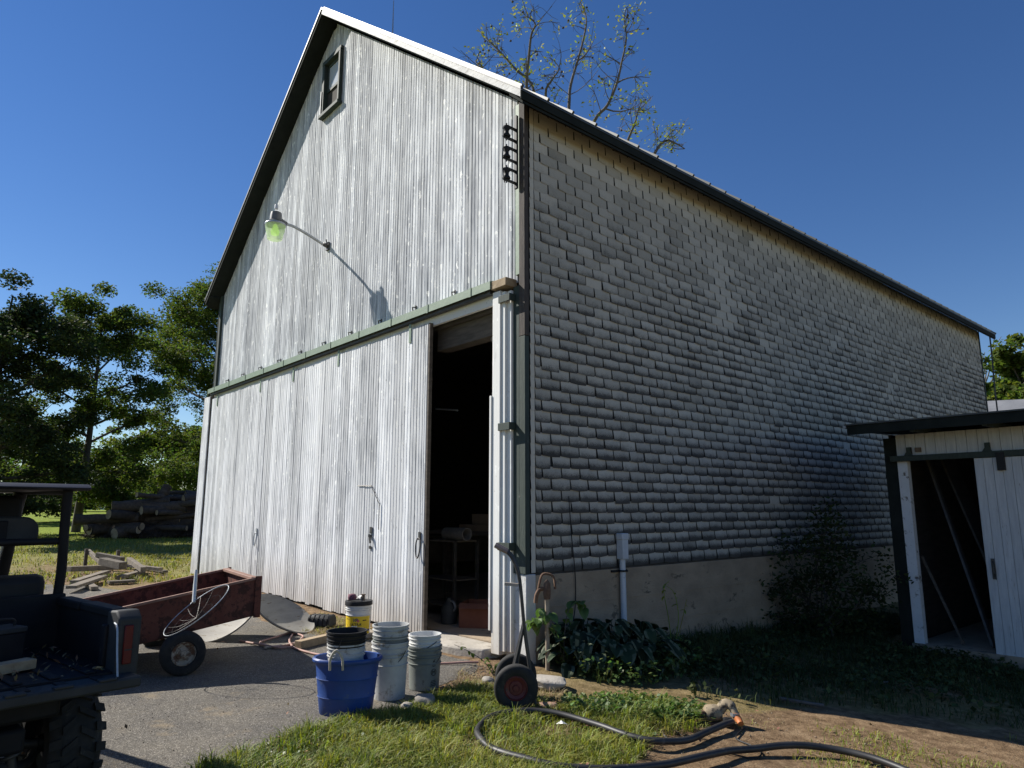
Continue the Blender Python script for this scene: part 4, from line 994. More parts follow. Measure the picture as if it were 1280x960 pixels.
ch_ = MB(); ch_.box((0.12, 0.42, 0.40), (2.7, 0.94, 0.52)); ch_.box((0.3, 0.5, 0.28), (1.0, 0.86, 0.40)); ch_.box((0.05, 0.30, 0.56), (0.14, 1.06, 0.66)); ch_.obj('chassis', M_UTV, utv, bevel=0.02)
for s_, l in ((1, 0.12), (-1, 1.24)):
    m_ = MB(); b0 = 0.68 - s_ * 0.12
    m_.tube(smooth_path([(0.25, b0, 0.33), (0.48, l + s_ * 0.20, 0.24), (0.58, l + s_ * 0.12, 0.27)], 4), 0.026, 8); m_.tube([(0.85, b0, 0.33), (0.62, l + s_ * 0.14, 0.26)], 0.024, 8); m_.tube([(0.58, b0, 0.36), (0.58, l + s_ * 0.1, 0.31)], 0.03, 8)
    m_.obj('suspension_arm', M_STEEL, utv, 60)
    sp = MB(); p0 = Vector((0.36, l + s_ * 0.28, 0.25)); p1 = Vector((0.34, l + s_ * 0.36, 0.68)); ax = (p1 - p0); n_ = ax.normalized(); a_ = n_.cross(Vector((1, 0, 0))).normalized(); b_ = n_.cross(a_)
    pts = [p0 + ax * (0.2 + 0.7 * t / 72) + (a_ * math.cos(t * 0.6) + b_ * math.sin(t * 0.6)) * 0.05 for t in range(73)]
    sp.tube(pts, 0.011, 6); o_ = sp.obj('shock_spring', M_STEEL, utv, 60)
    m_ = MB(); m_.tube([p0, p1], 0.026, 8); m_.obj('damper', M_STEEL, o_, 60)
# cargo bed
bed = MB().box((0.0, 0.05, 0.715), (1.04, 1.31, 0.75)).obj('cargo_bed', M_UTV, utv)
for k in range(7): MB().box((0.02, 0.16 + k * 0.165, 0.751), (0.98, 0.21 + k * 0.165, 0.760)).obj('bed_rib', M_UTV, bed, bevel=0.003)
for l0, l1 in ((0.0, 0.055), (1.305, 1.36)):
    w_ = MB().box((0.11, l0, 0.70), (1.05, l1, 1.02)).obj('bed_side', M_UTV, utv, bevel=0.01)
    MB().box((0.13, l0 - 0.02, 1.005), (0.62, l1 + 0.02, 1.055)).obj('top_rail', M_UTV, w_, bevel=0.012)
    MB().box((0.66, l0 - 0.02, 1.000), (1.05, l1 + 0.02, 1.050)).obj('top_rail', M_UTV, w_, bevel=0.012)
MB().box((0.1, 0.056, 0.76), (0.16, 0.11, 0.98)).obj('bed_corner', M_UTV, bed, bevel=0.01)
MB().box((1.045, 0.02, 0.70), (1.09, 1.34, 1.07)).obj('bed_front', M_UTV, utv, bevel=0.01)
for s_, l0, l1 in ((1, -0.03, 0.09), (-1, 1.27, 1.39)):
    ps = MB().prism([(-0.03, 0.69), (0.14, 0.69), (0.14, 1.05), (0.02, 1.06), (-0.03, 1.02)], 'Y', l0, l1).obj('corner_post', M_UTVGREY, utv, bevel=0.012)
    lens = MB().box((-0.043, l0 + 0.045, 0.785), (-0.031, l1 - 0.03, 0.985)).obj('tail_light', M_TAILR, ps, bevel=0.004)
    MB().box((-0.045, l0 + 0.025, 0.855), (-0.0425, l1 - 0.035, 0.862)).obj('lens_divider', M_UTVGREY, ps)
tg = MB().box((-0.165, 0.0, 0.685), (-0.005, 1.36, 0.74)).obj('tailgate', M_UTVGREY, utv, bevel=0.012)
for k in range(6):
    l0 = 0.12 + k * 0.2
    MB().box((-0.168, l0, 0.736), (-0.12, l0 + 0.085, 0.750)).obj('tailgate_pad', M_UTVGREY, tg, bevel=0.005)
for k in range(7): MB().box((-0.115, 0.16 + k * 0.165, 0.738), (-0.02, 0.21 + k * 0.165, 0.747)).obj('tailgate_rib', M_UTV, tg, bevel=0.003)
for l in (0.10, 1.26):
    m_ = MB(); m_.tube(smooth_path([(0.0, l, 1.0), (-0.04, l + 0.0, 0.98), (-0.08, l + 0.005, 0.87), (-0.13, l + 0.01, 0.745)], 4), 0.005, 5); m_.obj('tailgate_cable', M_GALV, utv)
# cab: seat, cage, roof, screen
MB().box((1.25, 0.12, 0.55), (1.75, 1.24, 0.80)).obj('seat', M_BLACKP, utv, bevel=0.05)
sb = MB().box((1.16, 0.10, 0.82), (1.28, 1.26, 1.19)).obj('seat_back', M_BLACKP, utv, bevel=0.055)
def pill(l0, l1, z0, z1, f0, f1, name, m, parent, rr_=0.09):
    pts = []
    for cx_, cz_, a0 in ((l1 - rr_, z1 - rr_, 0), (l0 + rr_, z1 - rr_, 90), (l0 + 0.03, z0 + 0.03, 180), (l1 - 0.03, z0 + 0.03, 270)):
        q = rr_ if a0 < 180 else 0.03
        for k in range(6): a_ = R(a0 + 18 * k); pts.append((cx_ + q * math.cos(a_), cz_ + q * math.sin(a_)))
    return MB().prism(pts, 'X', f0, f1).obj(name, m, parent, bevel=0.012)
hr = pill(0.17, 0.66, 1.40, 1.555, 1.20, 1.26, 'headrest', M_UTVGREY, utv); pill(0.72, 1.20, 1.40, 1.555, 1.20, 1.26, 'headrest', M_UTVGREY, utv)
MB().box((1.18, 0.35, 1.395), (1.199, 0.46, 1.53)).obj('headrest_clip', M_UTV, hr, bevel=0.006)
lg = MB(); e = 1.197     # white emblem: wedge and ring, facing the rear
lg.add([(e, 0.565, 1.52), (e, 0.545, 1.495), (e, 0.545, 1.47), (e, 0.565, 1.445)], [(0, 1, 2, 3)])
ring_o = [(0.520 + 0.024 * math.cos(t), 1.4825 + 0.024 * math.sin(t)) for t in np.linspace(0, 2 * math.pi, 20, endpoint=False)]
ring_i = [(0.520 + 0.010 * math.cos(t), 1.4825 + 0.010 * math.sin(t)) for t in np.linspace(0, 2 * math.pi, 20, endpoint=False)]
lg.add([(e, a_, b_) for a_, b_ in ring_o] + [(e, a_, b_) for a_, b_ in ring_i], [(k, (k + 1) % 20, 20 + (k + 1) % 20, 20 + k) for k in range(20)])
lg.obj('emblem', M_WINK, hr)
for l in (0.06, 1.30):
    s_ = 1 if l < 0.5 else -1
    m_ = MB(); m_.tube(smooth_path([(1.10, l, 0.95), (1.06, l + s_ * 0.0, 1.20), (1.02, l + s_ * 0.02, 1.45), (1.0, l + s_ * 0.03, 1.72)], 4), 0.030, 10); m_.obj('roll_cage_post', M_UTV, utv, 60)
    m_ = MB(); m_.tube(smooth_path([(2.45, l, 0.95), (2.25, l + s_ * 0.02, 1.25), (2.02, l + s_ * 0.05, 1.60), (1.86, l + s_ * 0.07, 1.74)], 4), 0.045, 10); m_.obj('roll_cage_post', M_UTV, utv, 60)
    m_ = MB(); m_.tube([(1.0, l + s_ * 0.03, 1.72), (1.9, l + s_ * 0.06, 1.74)], 0.03, 8); m_.obj('roof_rail', M_UTV, utv, 60)
for z, f in ((1.40, 1.04), (0.99, 1.12)):
    m_ = MB(); m_.tube([(f, 0.07, z), (f, 1.29, z)], 0.022, 8); m_.obj('cross_bar', M_UTV, utv, 60)
rf = MB().prism([(0.93, 1.722), (0.90, 1.736), (0.95, 1.762), (1.5, 1.78), (2.15, 1.768), (2.25, 1.736), (2.2, 1.722)], 'Y', -0.02, 1.38).obj('roof', M_UTVROOF, utv, bevel=0.008)
m_ = MB(); m_.bar((1.9, 0.10, 1.60), (1.9, 1.26, 1.60), 0.06, 0.20); m_.obj('visor_panel', M_UTV, utv, bevel=0.03)
MB().bar((2.42, 0.68, 0.98), (1.96, 0.68, 1.62), 1.14, 0.008, up=(1, 0, 0.7)).obj('windscreen', M_SHIELD, utv)
bd = MB(); bd.prism([(1.12, 0.42), (2.0, 0.42), (2.1, 0.58), (2.3, 0.70), (2.75, 0.68), (2.95, 0.55), (2.98, 0.75), (2.8, 0.92), (2.42, 0.99), (2.3, 0.95), (2.05, 0.62), (1.9, 0.52), (1.12, 0.52)], 'Y', 0.06, 1.30)
bd.obj('body', M_UTVROOF, utv, bevel=0.025)
MB().box((2.14, 0.10, 0.72), (2.3, 1.26, 0.98)).obj('dashboard', M_BLACKP, utv, bevel=0.03)
sw = MB(); sw.lathe([(0.165, -0.012), (0.178, 0.0), (0.165, 0.012), (0.152, 0.0)], (0, 0, 0), seg=24, closed=True); sw.tube([(0, -0.15, 0), (0, 0.15, 0)], 0.012, 6); sw.tube([(0, 0, 0), (0, 0, -0.2)], 0.02, 6)
o_ = sw.obj('steering_wheel', M_BLACKP, utv, 60); o_.location = (2.0, 0.98, 1.0); o_.rotation_euler = (0, R(-55), 0)
for l in (0.28, 1.08): MB().box((2.93, l - 0.1, 0.66), (2.985, l + 0.1, 0.74)).obj('headlight', M_PIPE, utv, bevel=0.01)
# load in the bed
def in_utv(p):
    c_, s_ = math.cos(math.pi + UTH), math.sin(math.pi + UTH); return Vector((1.40 + c_ * p[0] - s_ * p[1], -4.13 + s_ * p[0] + c_ * p[1], p[2]))
bt = thing('battery', 'black battery box standing in the cargo bed', 'battery', in_utv((0.58, 0.50, 0.761)), math.pi + UTH + R(12))
MB().box((-0.09, -0.12, 0), (0.09, 0.12, 0.17)).obj('case', M_UTV, bt, bevel=0.008)
m_ = MB().box((-0.095, -0.125, 0.171), (0.095, 0.125, 0.20)).obj('lid', M_UTVGREY, bt, bevel=0.006)
m_ = MB(); m_.tube(smooth_path([(0, -0.1, 0.20), (0, -0.08, 0.235), (0, 0.08, 0.235), (0, 0.1, 0.20)], 4), 0.008, 6); m_.obj('carry_strap', M_BLACKP, bt)
def timber(name, label, cat, p0, p1, w_, h_, m, group=None, bevel=0.004):
    p0, p1 = Vector(p0), Vector(p1); t = (p0 + p1) / 2
    mb = MB().bar(p0 - t, p1 - t, w_, h_); o = mb.obj(name, m, None, bevel=bevel); o.location = t
    return tag(o, label, cat, group)
timber('timber', 'pale split timber lying across the cargo bed beside the battery', 'timber', in_utv((0.38, 0.36, 0.785)), in_utv((0.22, 0.95, 0.785)), 0.09, 0.05, M_WOOD)
timber('timber', 'grey offcut block lying behind the pale timber in the cargo bed', 'timber', in_utv((0.52, 0.78, 0.79)), in_utv((0.60, 1.15, 0.79)), 0.10, 0.06, M_GREYWOOD)

# ================================================================== RED CART (x towards the tail, y away)
CW = 1.36; CR = R(83)
cart = thing('trailer_cart', 'rusty red steel trailer cart with small cream wheels parked beside the barn doors', 'cart', (-1.66, -2.94, gz(-1.66, -2.94)), CR)
def zb(x_): return 0.375 + 0.172 * x_
X0, X1, HB = -1.25, 0.70, 0.365
def side(y0, y1):
    return MB().prism([(X0, zb(X0)), (X1, zb(X1)), (X1 - 0.01, zb(X1) + HB), (X0, zb(X0) + HB)], 'Y', y0, y1)
for y0, nm in ((0.12, 'side_panel'), (0.12 + CW, 'side_panel')):
    s_ = side(y0, y0 + 0.008).obj(nm, M_CART, cart)
    MB().prism([(X0, zb(X0) + HB - 0.012), (X1 - 0.01, zb(X1) + HB - 0.012), (X1 - 0.01, zb(X1) + HB + 0.012), (X0, zb(X0) + HB + 0.012)], 'Y', y0 - 0.014, y0 + 0.022).obj('rim', M_CARTE, s_)
def endp(x_, nm):
    o = MB().prism([(x_, zb(x_)), (x_ + 0.012, zb(x_)), (x_ + 0.004, zb(x_) + HB), (x_ - 0.008, zb(x_) + HB)], 'Y', 0.13, 0.118 + CW).obj(nm, M_CART, cart)
    MB().box((x_ - 0.05, 0.13, zb(x_) + HB - 0.02), (x_ + 0.02, 0.118 + CW, zb(x_) + HB + 0.015)).obj('rim', M_CARTE, o, bevel=0.006)
endp(X1 - 0.02, 'tail_panel'); endp(X0 + 0.01, 'front_panel')
MB().prism([(X0, zb(X0) - 0.012), (X1, zb(X1) - 0.012), (X1, zb(X1) - 0.001), (X0, zb(X0) - 0.001)], 'Y', 0.125, 0.125 + CW).obj('floor', M_CART, cart)
MB().box((X1 - 0.03, 0.100, zb(X1) - 0.03), (X1 + 0.035, 0.118, zb(X1) + HB + 0.02)).obj('corner_angle', M_CART, cart)
MB().box((X1 + 0.0, 0.12 + CW, zb(X1) - 0.01), (X1 + 0.03, 0.15 + CW, zb(X1) + HB + 0.02)).obj('corner_angle', M_CART, cart)
wheel(cart, (0, 0.0, 0.205), 0.205, 0.15, M_RIMW, 0.108, face=-1); wheel(cart, (0, CW + 0.24, 0.205), 0.205, 0.15, M_RIMW, 0.108)
m_ = MB(); m_.tube([(0, 0.06, 0.205), (0, CW + 0.18, 0.205)], 0.022, 8); m_.obj('axle', M_STEEL, cart)
for y in (0.3, CW - 0.05): MB().prism([(-0.08, zb(-0.08) - 0.013), (0.08, zb(0.08) - 0.013), (0.03, 0.2), (-0.03, 0.2)], 'Y', y, y + 0.03).obj('axle_bracket', M_CART, cart)
MB().bar((0.3, 0.12 + CW / 2, zb(0.3) - 0.05), (-2.15, 0.12 + CW / 2, 0.10), 0.06, 0.07).obj('tongue', M_CART, cart)

# landing net hooked over the cart side
pc = Vector(at_depth(246, 762, 6.62)); vd = Vector((pc.x - CAM[0], pc.y - CAM[1], 0)).normalized(); rt = Vector((vd.y, -vd.x, 0))
u1 = (rt * 0.79 + Vector((0, 0, 0.61))).normalized(); u2 = (vd * 0.96 + Vector((0, 0, 0.22)))
u2 = (u2 - u1 * u2.dot(u1)).normalized()
net = thing('landing_net', 'wire hoop landing net with a white handle hung over the cart side', 'net', pc)
hoop = MB(); hoop.tube([u1 * 0.335 * math.cos(t) + u2 * 0.30 * math.sin(t) for t in np.linspace(0, 2 * math.pi, 41)], 0.0042, 6); hoop.obj('hoop', M_GALV, net, 60)
nb = MB(); dn = Vector((0, 0, -1))
for i in range(14):
    t = 2 * math.pi * i / 14
    a_ = u1 * 0.335 * math.cos(t) + u2 * 0.30 * math.sin(t)
    nb.tube(smooth_path([a_, a_ * 0.55 + dn * 0.06, dn * 0.075], 4), 0.0011, 3)
for q, dz in ((0.75, 0.038), (0.5, 0.062), (0.25, 0.072)):
    nb.tube([u1 * 0.335 * q * math.cos(t) + u2 * 0.30 * q * math.sin(t) + dn * dz for t in np.linspace(0, 2 * math.pi, 19)], 0.0011, 3)
nb.obj('mesh', M_STEEL, net)
hp = u2 * 0.30
m_ = MB(); m_.tube([hp + Vector((0, 0, -0.01)), hp + vd * 0.10 + Vector((0, 0, 0.14)), hp + vd * 0.14 + Vector((0, 0, 0.29))], [0.017, 0.018, 0.014], 10); m_.obj('handle', M_WHITEP, net, 60)

# two dished steel discs lying against the barn doors
def disc(name, label, p, nrm, rad, seedm):
    t = thing(name, label, 'disc', p)
    prof = [(0.0, 0.0), (rad * 0.35, 0.004), (rad * 0.7, 0.025), (rad * 0.92, 0.055), (rad, 0.085), (rad, 0.097), (rad * 0.9, 0.066), (rad * 0.68, 0.037), (0.0, 0.014)]
    m_ = MB(); m_.lathe(prof, seg=48)
    q = Vector((0, 0, 1)).rotation_difference(Vector(nrm)).to_matrix(); o = m_.obj('dish', seedm, t, 40)
    for vv in o.data.vertices: vv.co = q @ vv.co
    zmin = min(vv.co.z for vv in o.data.vertices)
    for vv in o.data.vertices: vv.co.z -= zmin + 0.01
    r_ = MB(); r_.lathe([(rad + 0.002, 0.078), (rad + 0.012, 0.088), (rad + 0.002, 0.099)], seg=48, closed=True)
    o2 = r_.obj('rolled_edge', seedm, t, 60)
    for vv in o2.data.vertices: vv.co = q @ vv.co; vv.co.z -= zmin + 0.01
    return t
M_DISC = mat('dusty_steel', (0.22, 0.205, 0.18), (0.30, 0.285, 0.25), 3, (1, 1, 6), rough=0.75, metal=0.15, c3=(0.17, 0.14, 0.1), s3=6, t3=0.6)
p = ground(283, 801); vd = Vector((p.x - CAM[0], p.y - CAM[1], 0)).normalized(); rt = Vector((vd.y, -vd.x, 0))
q = p + vd * 0.30
disc('steel_disc', 'dished grey steel disc tilted on the asphalt under the red cart tail', (q.x, q.y, gz(q.x, q.y)), (rt * -0.55 - vd * 0.55 + Vector((0, 0, 0.85))).normalized(), 0.46, M_DISC)
p = ground(352, 793); q = p + vd * 0.25
disc('steel_disc', 'dished grey steel disc lying against the barn door base beside loose straw', (q.x, q.y, gz(q.x, q.y)), (rt * 0.42 - vd * 0.30 + Vector((0, 0, 0.85))).normalized(), 0.42, M_DISC)

# ================================================================== BUCKETS AND TUB
def bucket_profile(h_, rt_, rb_, t=0.004):
    o_ = [(0.0, 0.0), (rb_ - 0.006, 0.0), (rb_, 0.006)]
    f = lambda z: rb_ + (rt_ - rb_) * z / h_
    for z in (0.60, 0.74, 0.80, 0.90): o_ += [(f(h_ * z), h_ * z), (f(h_ * z) + 0.009, h_ * z + 0.001), (f(h_ * z) + 0.009, h_ * z + 0.005), (f(h_ * z), h_ * z + 0.007)]
    o_ += [(f(h_ - 0.012), h_ - 0.012), (rt_ + 0.007, h_ - 0.012), (rt_ + 0.007, h_), (rt_ - t, h_)]
    o_ += [(rb_ - t, 0.012), (0.0, 0.010)]
    return o_
def bail(parent, h_, rt_, drop=0.02, side=1, m=M_STEEL, ang=0.0, r=0.0035):
    mb = MB(); z0 = h_ * 0.86; n_ = 24; pts = []
    for k in range(n_ + 1):
        t = math.pi * k / n_; a_ = Vector((math.cos(t) * (rt_ + 0.013), 0, 0)); b_ = math.sin(t) * (rt_ + 0.02)
        p = Vector((a_.x, side * b_ * math.cos(drop), z0 - b_ * math.sin(drop)))
        pts.append(Matrix.Rotation(ang, 3, 'Z') @ p)
    mb.tube(pts, r, 5); return mb.obj('handle', m, parent, 60)
def bucket(name, label, loc, h_, rt_, rb_, m, handle=True, ang=0.0, drop=0.9, group=None, tilt=(0, 0, 0), side_=-1):
    t = thing(name, label, 'bucket', loc, 0, group); t.rotation_euler = tilt
    b_ = MB(); b_.lathe(bucket_profile(h_, rt_, rb_), seg=40); b_.obj('body', m, t, 40)
    if handle: bail(t, h_, rt_, drop, side_, ang=ang)
    return t
def rzp(p): return (p.x, p.y, p.z)
VA = math.atan2(-_fh[1], -_fh[0])              # heading towards the camera
# tall stack: three nested pails
pb = ground(486, 872)
n1 = bucket('bucket', 'dirty white pail at the bottom of the tall bucket stack', rzp(pb), 0.47, 0.158, 0.138, M_DIRTYW, True, VA + R(60), 1.0)
bucket('bucket', 'grey banded pail nested in the middle of the tall bucket stack', (pb.x, pb.y, pb.z + 0.10), 0.42, 0.148, 0.128, M_GREYP, False)
bucket('bucket', 'pale grey pail nested at the top of the tall bucket stack', (pb.x, pb.y, pb.z + 0.19), 0.42, 0.155, 0.124, M_DIRTYW, False)
pb = ground(530, 860)
g1 = bucket('bucket', 'grey-green pail with faded dark lettering under a white pail', rzp(pb), 0.375, 0.153, 0.135, M_GREYP, True, VA + R(75), 1.0)
bucket('bucket', 'clean white pail nested inside the grey-green pail', (pb.x, pb.y, pb.z + 0.105), 0.37, 0.144, 0.126, M_WHITEP, True, VA + R(50), 0.5)
def on_cyl(mb, pts, faces, r0, a0, z0, mi=0):
    """flat (u along the girth, v up) outline wrapped on a cylinder of radius r0 around heading a0"""
    mb.add([(r0 * math.cos(a0 + u / r0), r0 * math.sin(a0 + u / r0), z0 + v_) for u, v_ in pts], faces, mi)
mk = MB(); fa = VA + R(42); r0 = 0.1465
def stroke(mb, a_, b_, w_, r0, fa, z0):
    a_, b_ = Vector((*a_, 0)), Vector((*b_, 0)); d = (b_ - a_).normalized(); n_ = Vector((-d.y, d.x, 0)) * w_ / 2
    P = [a_ - n_, b_ - n_, b_ + n_, a_ + n_]; on_cyl(mb, [(p.x, p.y) for p in P], [(0, 1, 2, 3)], r0, fa, z0)
ro = [(0.03 * math.cos(t), 0.03 * math.sin(t)) for t in np.linspace(0, 2 * math.pi, 24, endpoint=False)]; ri = [(x_ * 0.82, y_ * 0.82) for x_, y_ in ro]
on_cyl(mk, ro + ri, [(k, (k + 1) % 24, 24 + (k + 1) % 24, 24 + k) for k in range(24)], r0, fa, 0.16)
for a_, b_ in (((-0.015, -0.015), (-0.012, 0.015)), ((-0.012, 0.015), (0.0, -0.002)), ((0.0, -0.002), (0.012, 0.015)), ((0.012, 0.015), (0.015, -0.015))): stroke(mk, a_, b_, 0.006, r0, fa, 0.16)
for z_, w_ in ((0.085, 0.05), (0.072, 0.06), (0.058, 0.055), (0.044, 0.06), (0.21, 0.035), (0.222, 0.04)): stroke(mk, (-w_ / 2, 0), (w_ / 2, 0.004), 0.006, r0 - 0.004 if z_ < 0.1 else r0 + 0.003, fa, z_)
stroke(mk, (-0.012, 0), (0.012, 0.025), 0.008, r0 + 0.003, fa, 0.245); stroke(mk, (0.014, 0), (-0.010, 0.012), 0.007, r0 + 0.003, fa, 0.245)
mk.obj('printed_mark', M_INK, g1)
# lidded pail with a yellow label
pb = ground(447, 798, 0.055)
yb = bucket('bucket', 'white lidded pail with a bright yellow printed label by the barn doors', (pb.x, pb.y, pb.z), 0.385, 0.154, 0.142, M_WHITEP, False)
ld = MB(); ld.lathe([(0.0, 0.385), (0.13, 0.385), (0.135, 0.395), (0.165, 0.395), (0.168, 0.388), (0.168, 0.345), (0.160, 0.345)], seg=40); ld.obj('lid', M_BLACKP, yb, 40)
def band(z0, z1, r0, r1, m, nm, a0=-1.35, a1=1.35, parent=yb):
    b_ = MB(); b_.lathe([(r0, z0), (r1, z1)], seg=32, a0=VA + a0, a1=VA + a1); return b_.obj(nm, m, parent, 60)
lab = band(0.012, 0.222, 0.1445, 0.1505, M_YEL, 'label'); band(0.045, 0.068, 0.1465, 0.1472, M_PURP, 'label_band')
def text_on(parent, s, size, r0, a0, z0, m, shear=0.0):
    cu = bpy.data.curves.new('text', 'FONT'); cu.body = s; cu.size = size; cu.align_x = 'CENTER'; cu.shear = shear; cu.offset = size * 0.02
    o = bpy.data.objects.new('text', cu); col.objects.link(o)
    bpy.context.view_layer.update()
    me = bpy.data.meshes.new_from_object(o.evaluated_get(bpy.context.evaluated_depsgraph_get()))
    bpy.data.objects.remove(o)
    for q in me.vertices:
        u, v_ = q.co.x, q.co.y; q.co = (r0 * math.cos(a0 + u / r0), r0 * math.sin(a0 + u / r0), z0 + v_)
    me.materials.clear(); me.materials.append(m); return link('lettering', me, parent)
text_on(yb, 'ULTRA', 0.046, 0.1505, VA, 0.112, M_INK); text_on(yb, 'VP', 0.055, 0.1520, VA - 0.06, 0.160, M_NAVY, 0.15)
dsk = MB(); on_cyl(dsk, [(0.03 + 0.017 * math.cos(t), 0.017 * math.sin(t)) for t in np.linspace(0, 2 * math.pi, 16, endpoint=False)], [tuple(range(16))], 0.1515, VA, 0.170); dsk.obj('logo_flag', M_REDINK, yb)
ln = MB()
for u0, u1, z_, w_ in ((-0.035, 0.045, 0.095, 0.010), (-0.14, -0.09, 0.19, 0.010), (0.085, 0.135, 0.175, 0.012)): stroke(ln, (u0, 0), (u1, 0), w_, 0.1513, VA, z_)
stroke(ln, (-0.14, 0.13), (-0.07, 0.08), 0.004, 0.1513, VA, 0.0); stroke(ln, (0.06, 0.13), (0.15, 0.20), 0.004, 0.1513, VA, 0.0); ln.obj('small_print', M_INK, yb)
wp = MB(); stroke(wp, (-0.10, 0), (0.11, 0), 0.008, 0.1485, VA, 0.056); stroke(wp, (-0.05, 0), (0.02, 0), 0.010, 0.1517, VA, 0.098 + 0.010); wp.obj('small_print', M_WINK, yb)
rt3 = Vector((_r[0], _r[1], 0))
lt = Vector((pb.x, pb.y, pb.z + 0.397))
cl_ = MB(); cl_.lathe([(0.0, 0.0), (0.045, 0.003), (0.055, 0.03), (0.045, 0.06), (0.02, 0.072), (0.0, 0.07)], seg=14); o = cl_.obj('glove', M_CLOTH, None, 60)
for vv in o.data.vertices: vv.co += vv.co.normalized() * noise.noise(vv.co * 40) * 0.012
o.location = lt - rt3 * 0.085; o.location.z += 0.003; tag(o, 'crumpled dark purple glove on the lidded pail', 'glove')
cu_ = thing('cup', 'small white funnel cup lying on the pail lid', 'cup', lt + rt3 * 0.02 + Vector((0, 0, 0.03)))
m_ = MB(); m_.lathe([(0.012, -0.05), (0.03, 0.0), (0.03, 0.045), (0.027, 0.045), (0.027, 0.0), (0.009, -0.05)], axis='X', seg=14, closed=True); m_.obj('cone', M_WHITEP, cu_, 50)
m_ = MB(); m_.lathe([(0.0, 0.0), (0.02, 0.0), (0.02, 0.065), (0.026, 0.068), (0.026, 0.078), (0.0, 0.078)], (0.07, 0.02, -0.03), seg=12)
o = m_.obj('bottle', M_TAN, None, 50); o.location = lt + Vector((0, 0, 0.03)); tag(o, 'stubby tan bottle with a flat cap on the pail lid', 'bottle')

# oval blue tub with rope handles and two pails inside
pt = ground(432, 891); tubz = pt.z
tub = thing('tub', 'oval blue plastic tub with rope handles holding two pails', 'tub', rzp(pt), math.atan2(_r[1], _r[0]) + R(4))
m_ = MB(); H = 0.47; f = lambda z: 0.232 + 0.055 * z / H; tub.scale = (0.9, 0.9, 0.92)
pr = [(0.0, 0.0), (0.222, 0.0), (0.232, 0.012)]
for z in (0.15, 0.30): pr += [(f(z), z), (f(z) + 0.006, z + 0.003), (f(z + 0.008), z + 0.010)]
pr += [(f(0.43), 0.43), (0.300, 0.432), (0.312, 0.445), (0.312, 0.462), (0.300, 0.474), (0.282, 0.470), (0.225, 0.02), (0.0, 0.015)]
m_.lathe(pr, seg=56, sx=1.0, sy=0.74); m_.obj('shell', M_BLUE, tub, 40)
for s_ in (-1, 1):
    m_ = MB(); xs = -0.06 if s_ < 0 else 0.06
    pts = smooth_path([(xs - 0.055, s_ * -0.0 - 0.228 if s_ < 0 else 0.228, 0.40), (xs - 0.05, (-0.25 if s_ < 0 else 0.25), 0.50), (xs, (-0.255 if s_ < 0 else 0.255), 0.565), (xs + 0.05, (-0.25 if s_ < 0 else 0.25), 0.50), (xs + 0.055, (-0.228 if s_ < 0 else 0.228), 0.40)], 5)
    m_.tube(pts, 0.011, 8); m_.obj('rope_handle', M_ROPE, tub, 60)
up_ = Vector((-rt3.y, rt3.x, 0))
q = pt - rt3 * 0.02 + up_ * 0.02
bucket('bucket', 'worn white pail standing inside the blue tub', (q.x, q.y, tubz + 0.165), 0.37, 0.148, 0.13, M_DIRTYW, False)
bucket('bucket', 'black pail nested in the worn white pail inside the tub', (q.x, q.y, tubz + 0.30), 0.33, 0.158, 0.128, M_BLACKP, True, VA, 1.2)
fl = MB(); fl.lathe([(0.0, 0), (0.115, 0.0), (0.125, 0.145), (0.0, 0.145)], (0, 0, 0), seg=20); o = fl.obj('pail_base', M_DIRTYW, None, 50); o.location = (q.x, q.y, tubz + 0.017); tag(o, 'upturned white pail base hidden under the pails in the tub', 'bucket')

# ================================================================== HAND TRUCK
hb = ground(645, 889); hv = Vector((hb.x - CAM[0], hb.y - CAM[1], 0)).normalized()
# local x = picture right, y = away
ht = thing('hand_truck', 'old steel hand truck with fat black tyres and dull red rims', 'hand truck', rzp(hb), math.atan2(-hv.x, hv.y))
path = [(0.165, 0.005), (0.120, 0.30), (0.075, 0.62), (0.040, 0.98), (0.015, 1.12), (-0.03, 1.225), (-0.085, 1.285), (-0.13, 1.305)]
for y in (0.10, 0.34):
    r_ = MB(); r_.tube(smooth_path([(a_, y, b_) for a_, b_ in path], 5), 0.015, 8); r_.obj('frame_rail', M_STEEL, ht, 60)
    g_ = MB(); g_.tube([(-0.075, y, 1.279), (-0.13, y, 1.306), (-0.185, y, 1.335)], [0.019, 0.020, 0.018], 10); g_.obj('grip', mat('worn_grip', (0.24, 0.17, 0.14), (0.33, 0.25, 0.21), 20, rough=0.8), ht, 60)
    for x_ in (-0.045, -0.01):
        s_ = MB(); s_.tube([(0.07, y, 0.68), (x_, y, 0.20)], 0.011, 6); s_.obj('strut', M_STEEL, ht, 60)
for x_, z_ in ((0.04, 0.98), (0.10, 0.45), (0.145, 0.12)):
    c_ = MB(); c_.bar((x_, 0.09, z_), (x_, 0.35, z_), 0.02, 0.02); c_.obj('cross_bar', M_STEEL, ht)
MB().bar((0.02, 0.10, 1.0), (-0.10, 0.10, 1.01), 0.03, 0.025).obj('stair_hook', mat('worn_grip2', (0.34, 0.29, 0.24), (0.42, 0.36, 0.3), 20, rough=0.8), ht)
MB().box((0.16, 0.05, 0.0), (0.34, 0.39, 0.012)).obj('toe_plate', M_RUSTY, ht)
m_ = MB(); m_.tube([(0, 0.0, 0.185), (0, 0.44, 0.185)], 0.014, 8); m_.obj('axle', M_STEEL, ht, 60)
wheel(ht, (0, 0.0, 0.185), 0.185, 0.10, M_RIMR, 0.095); wheel(ht, (0, 0.44, 0.185), 0.185, 0.10, M_RIMR, 0.095)

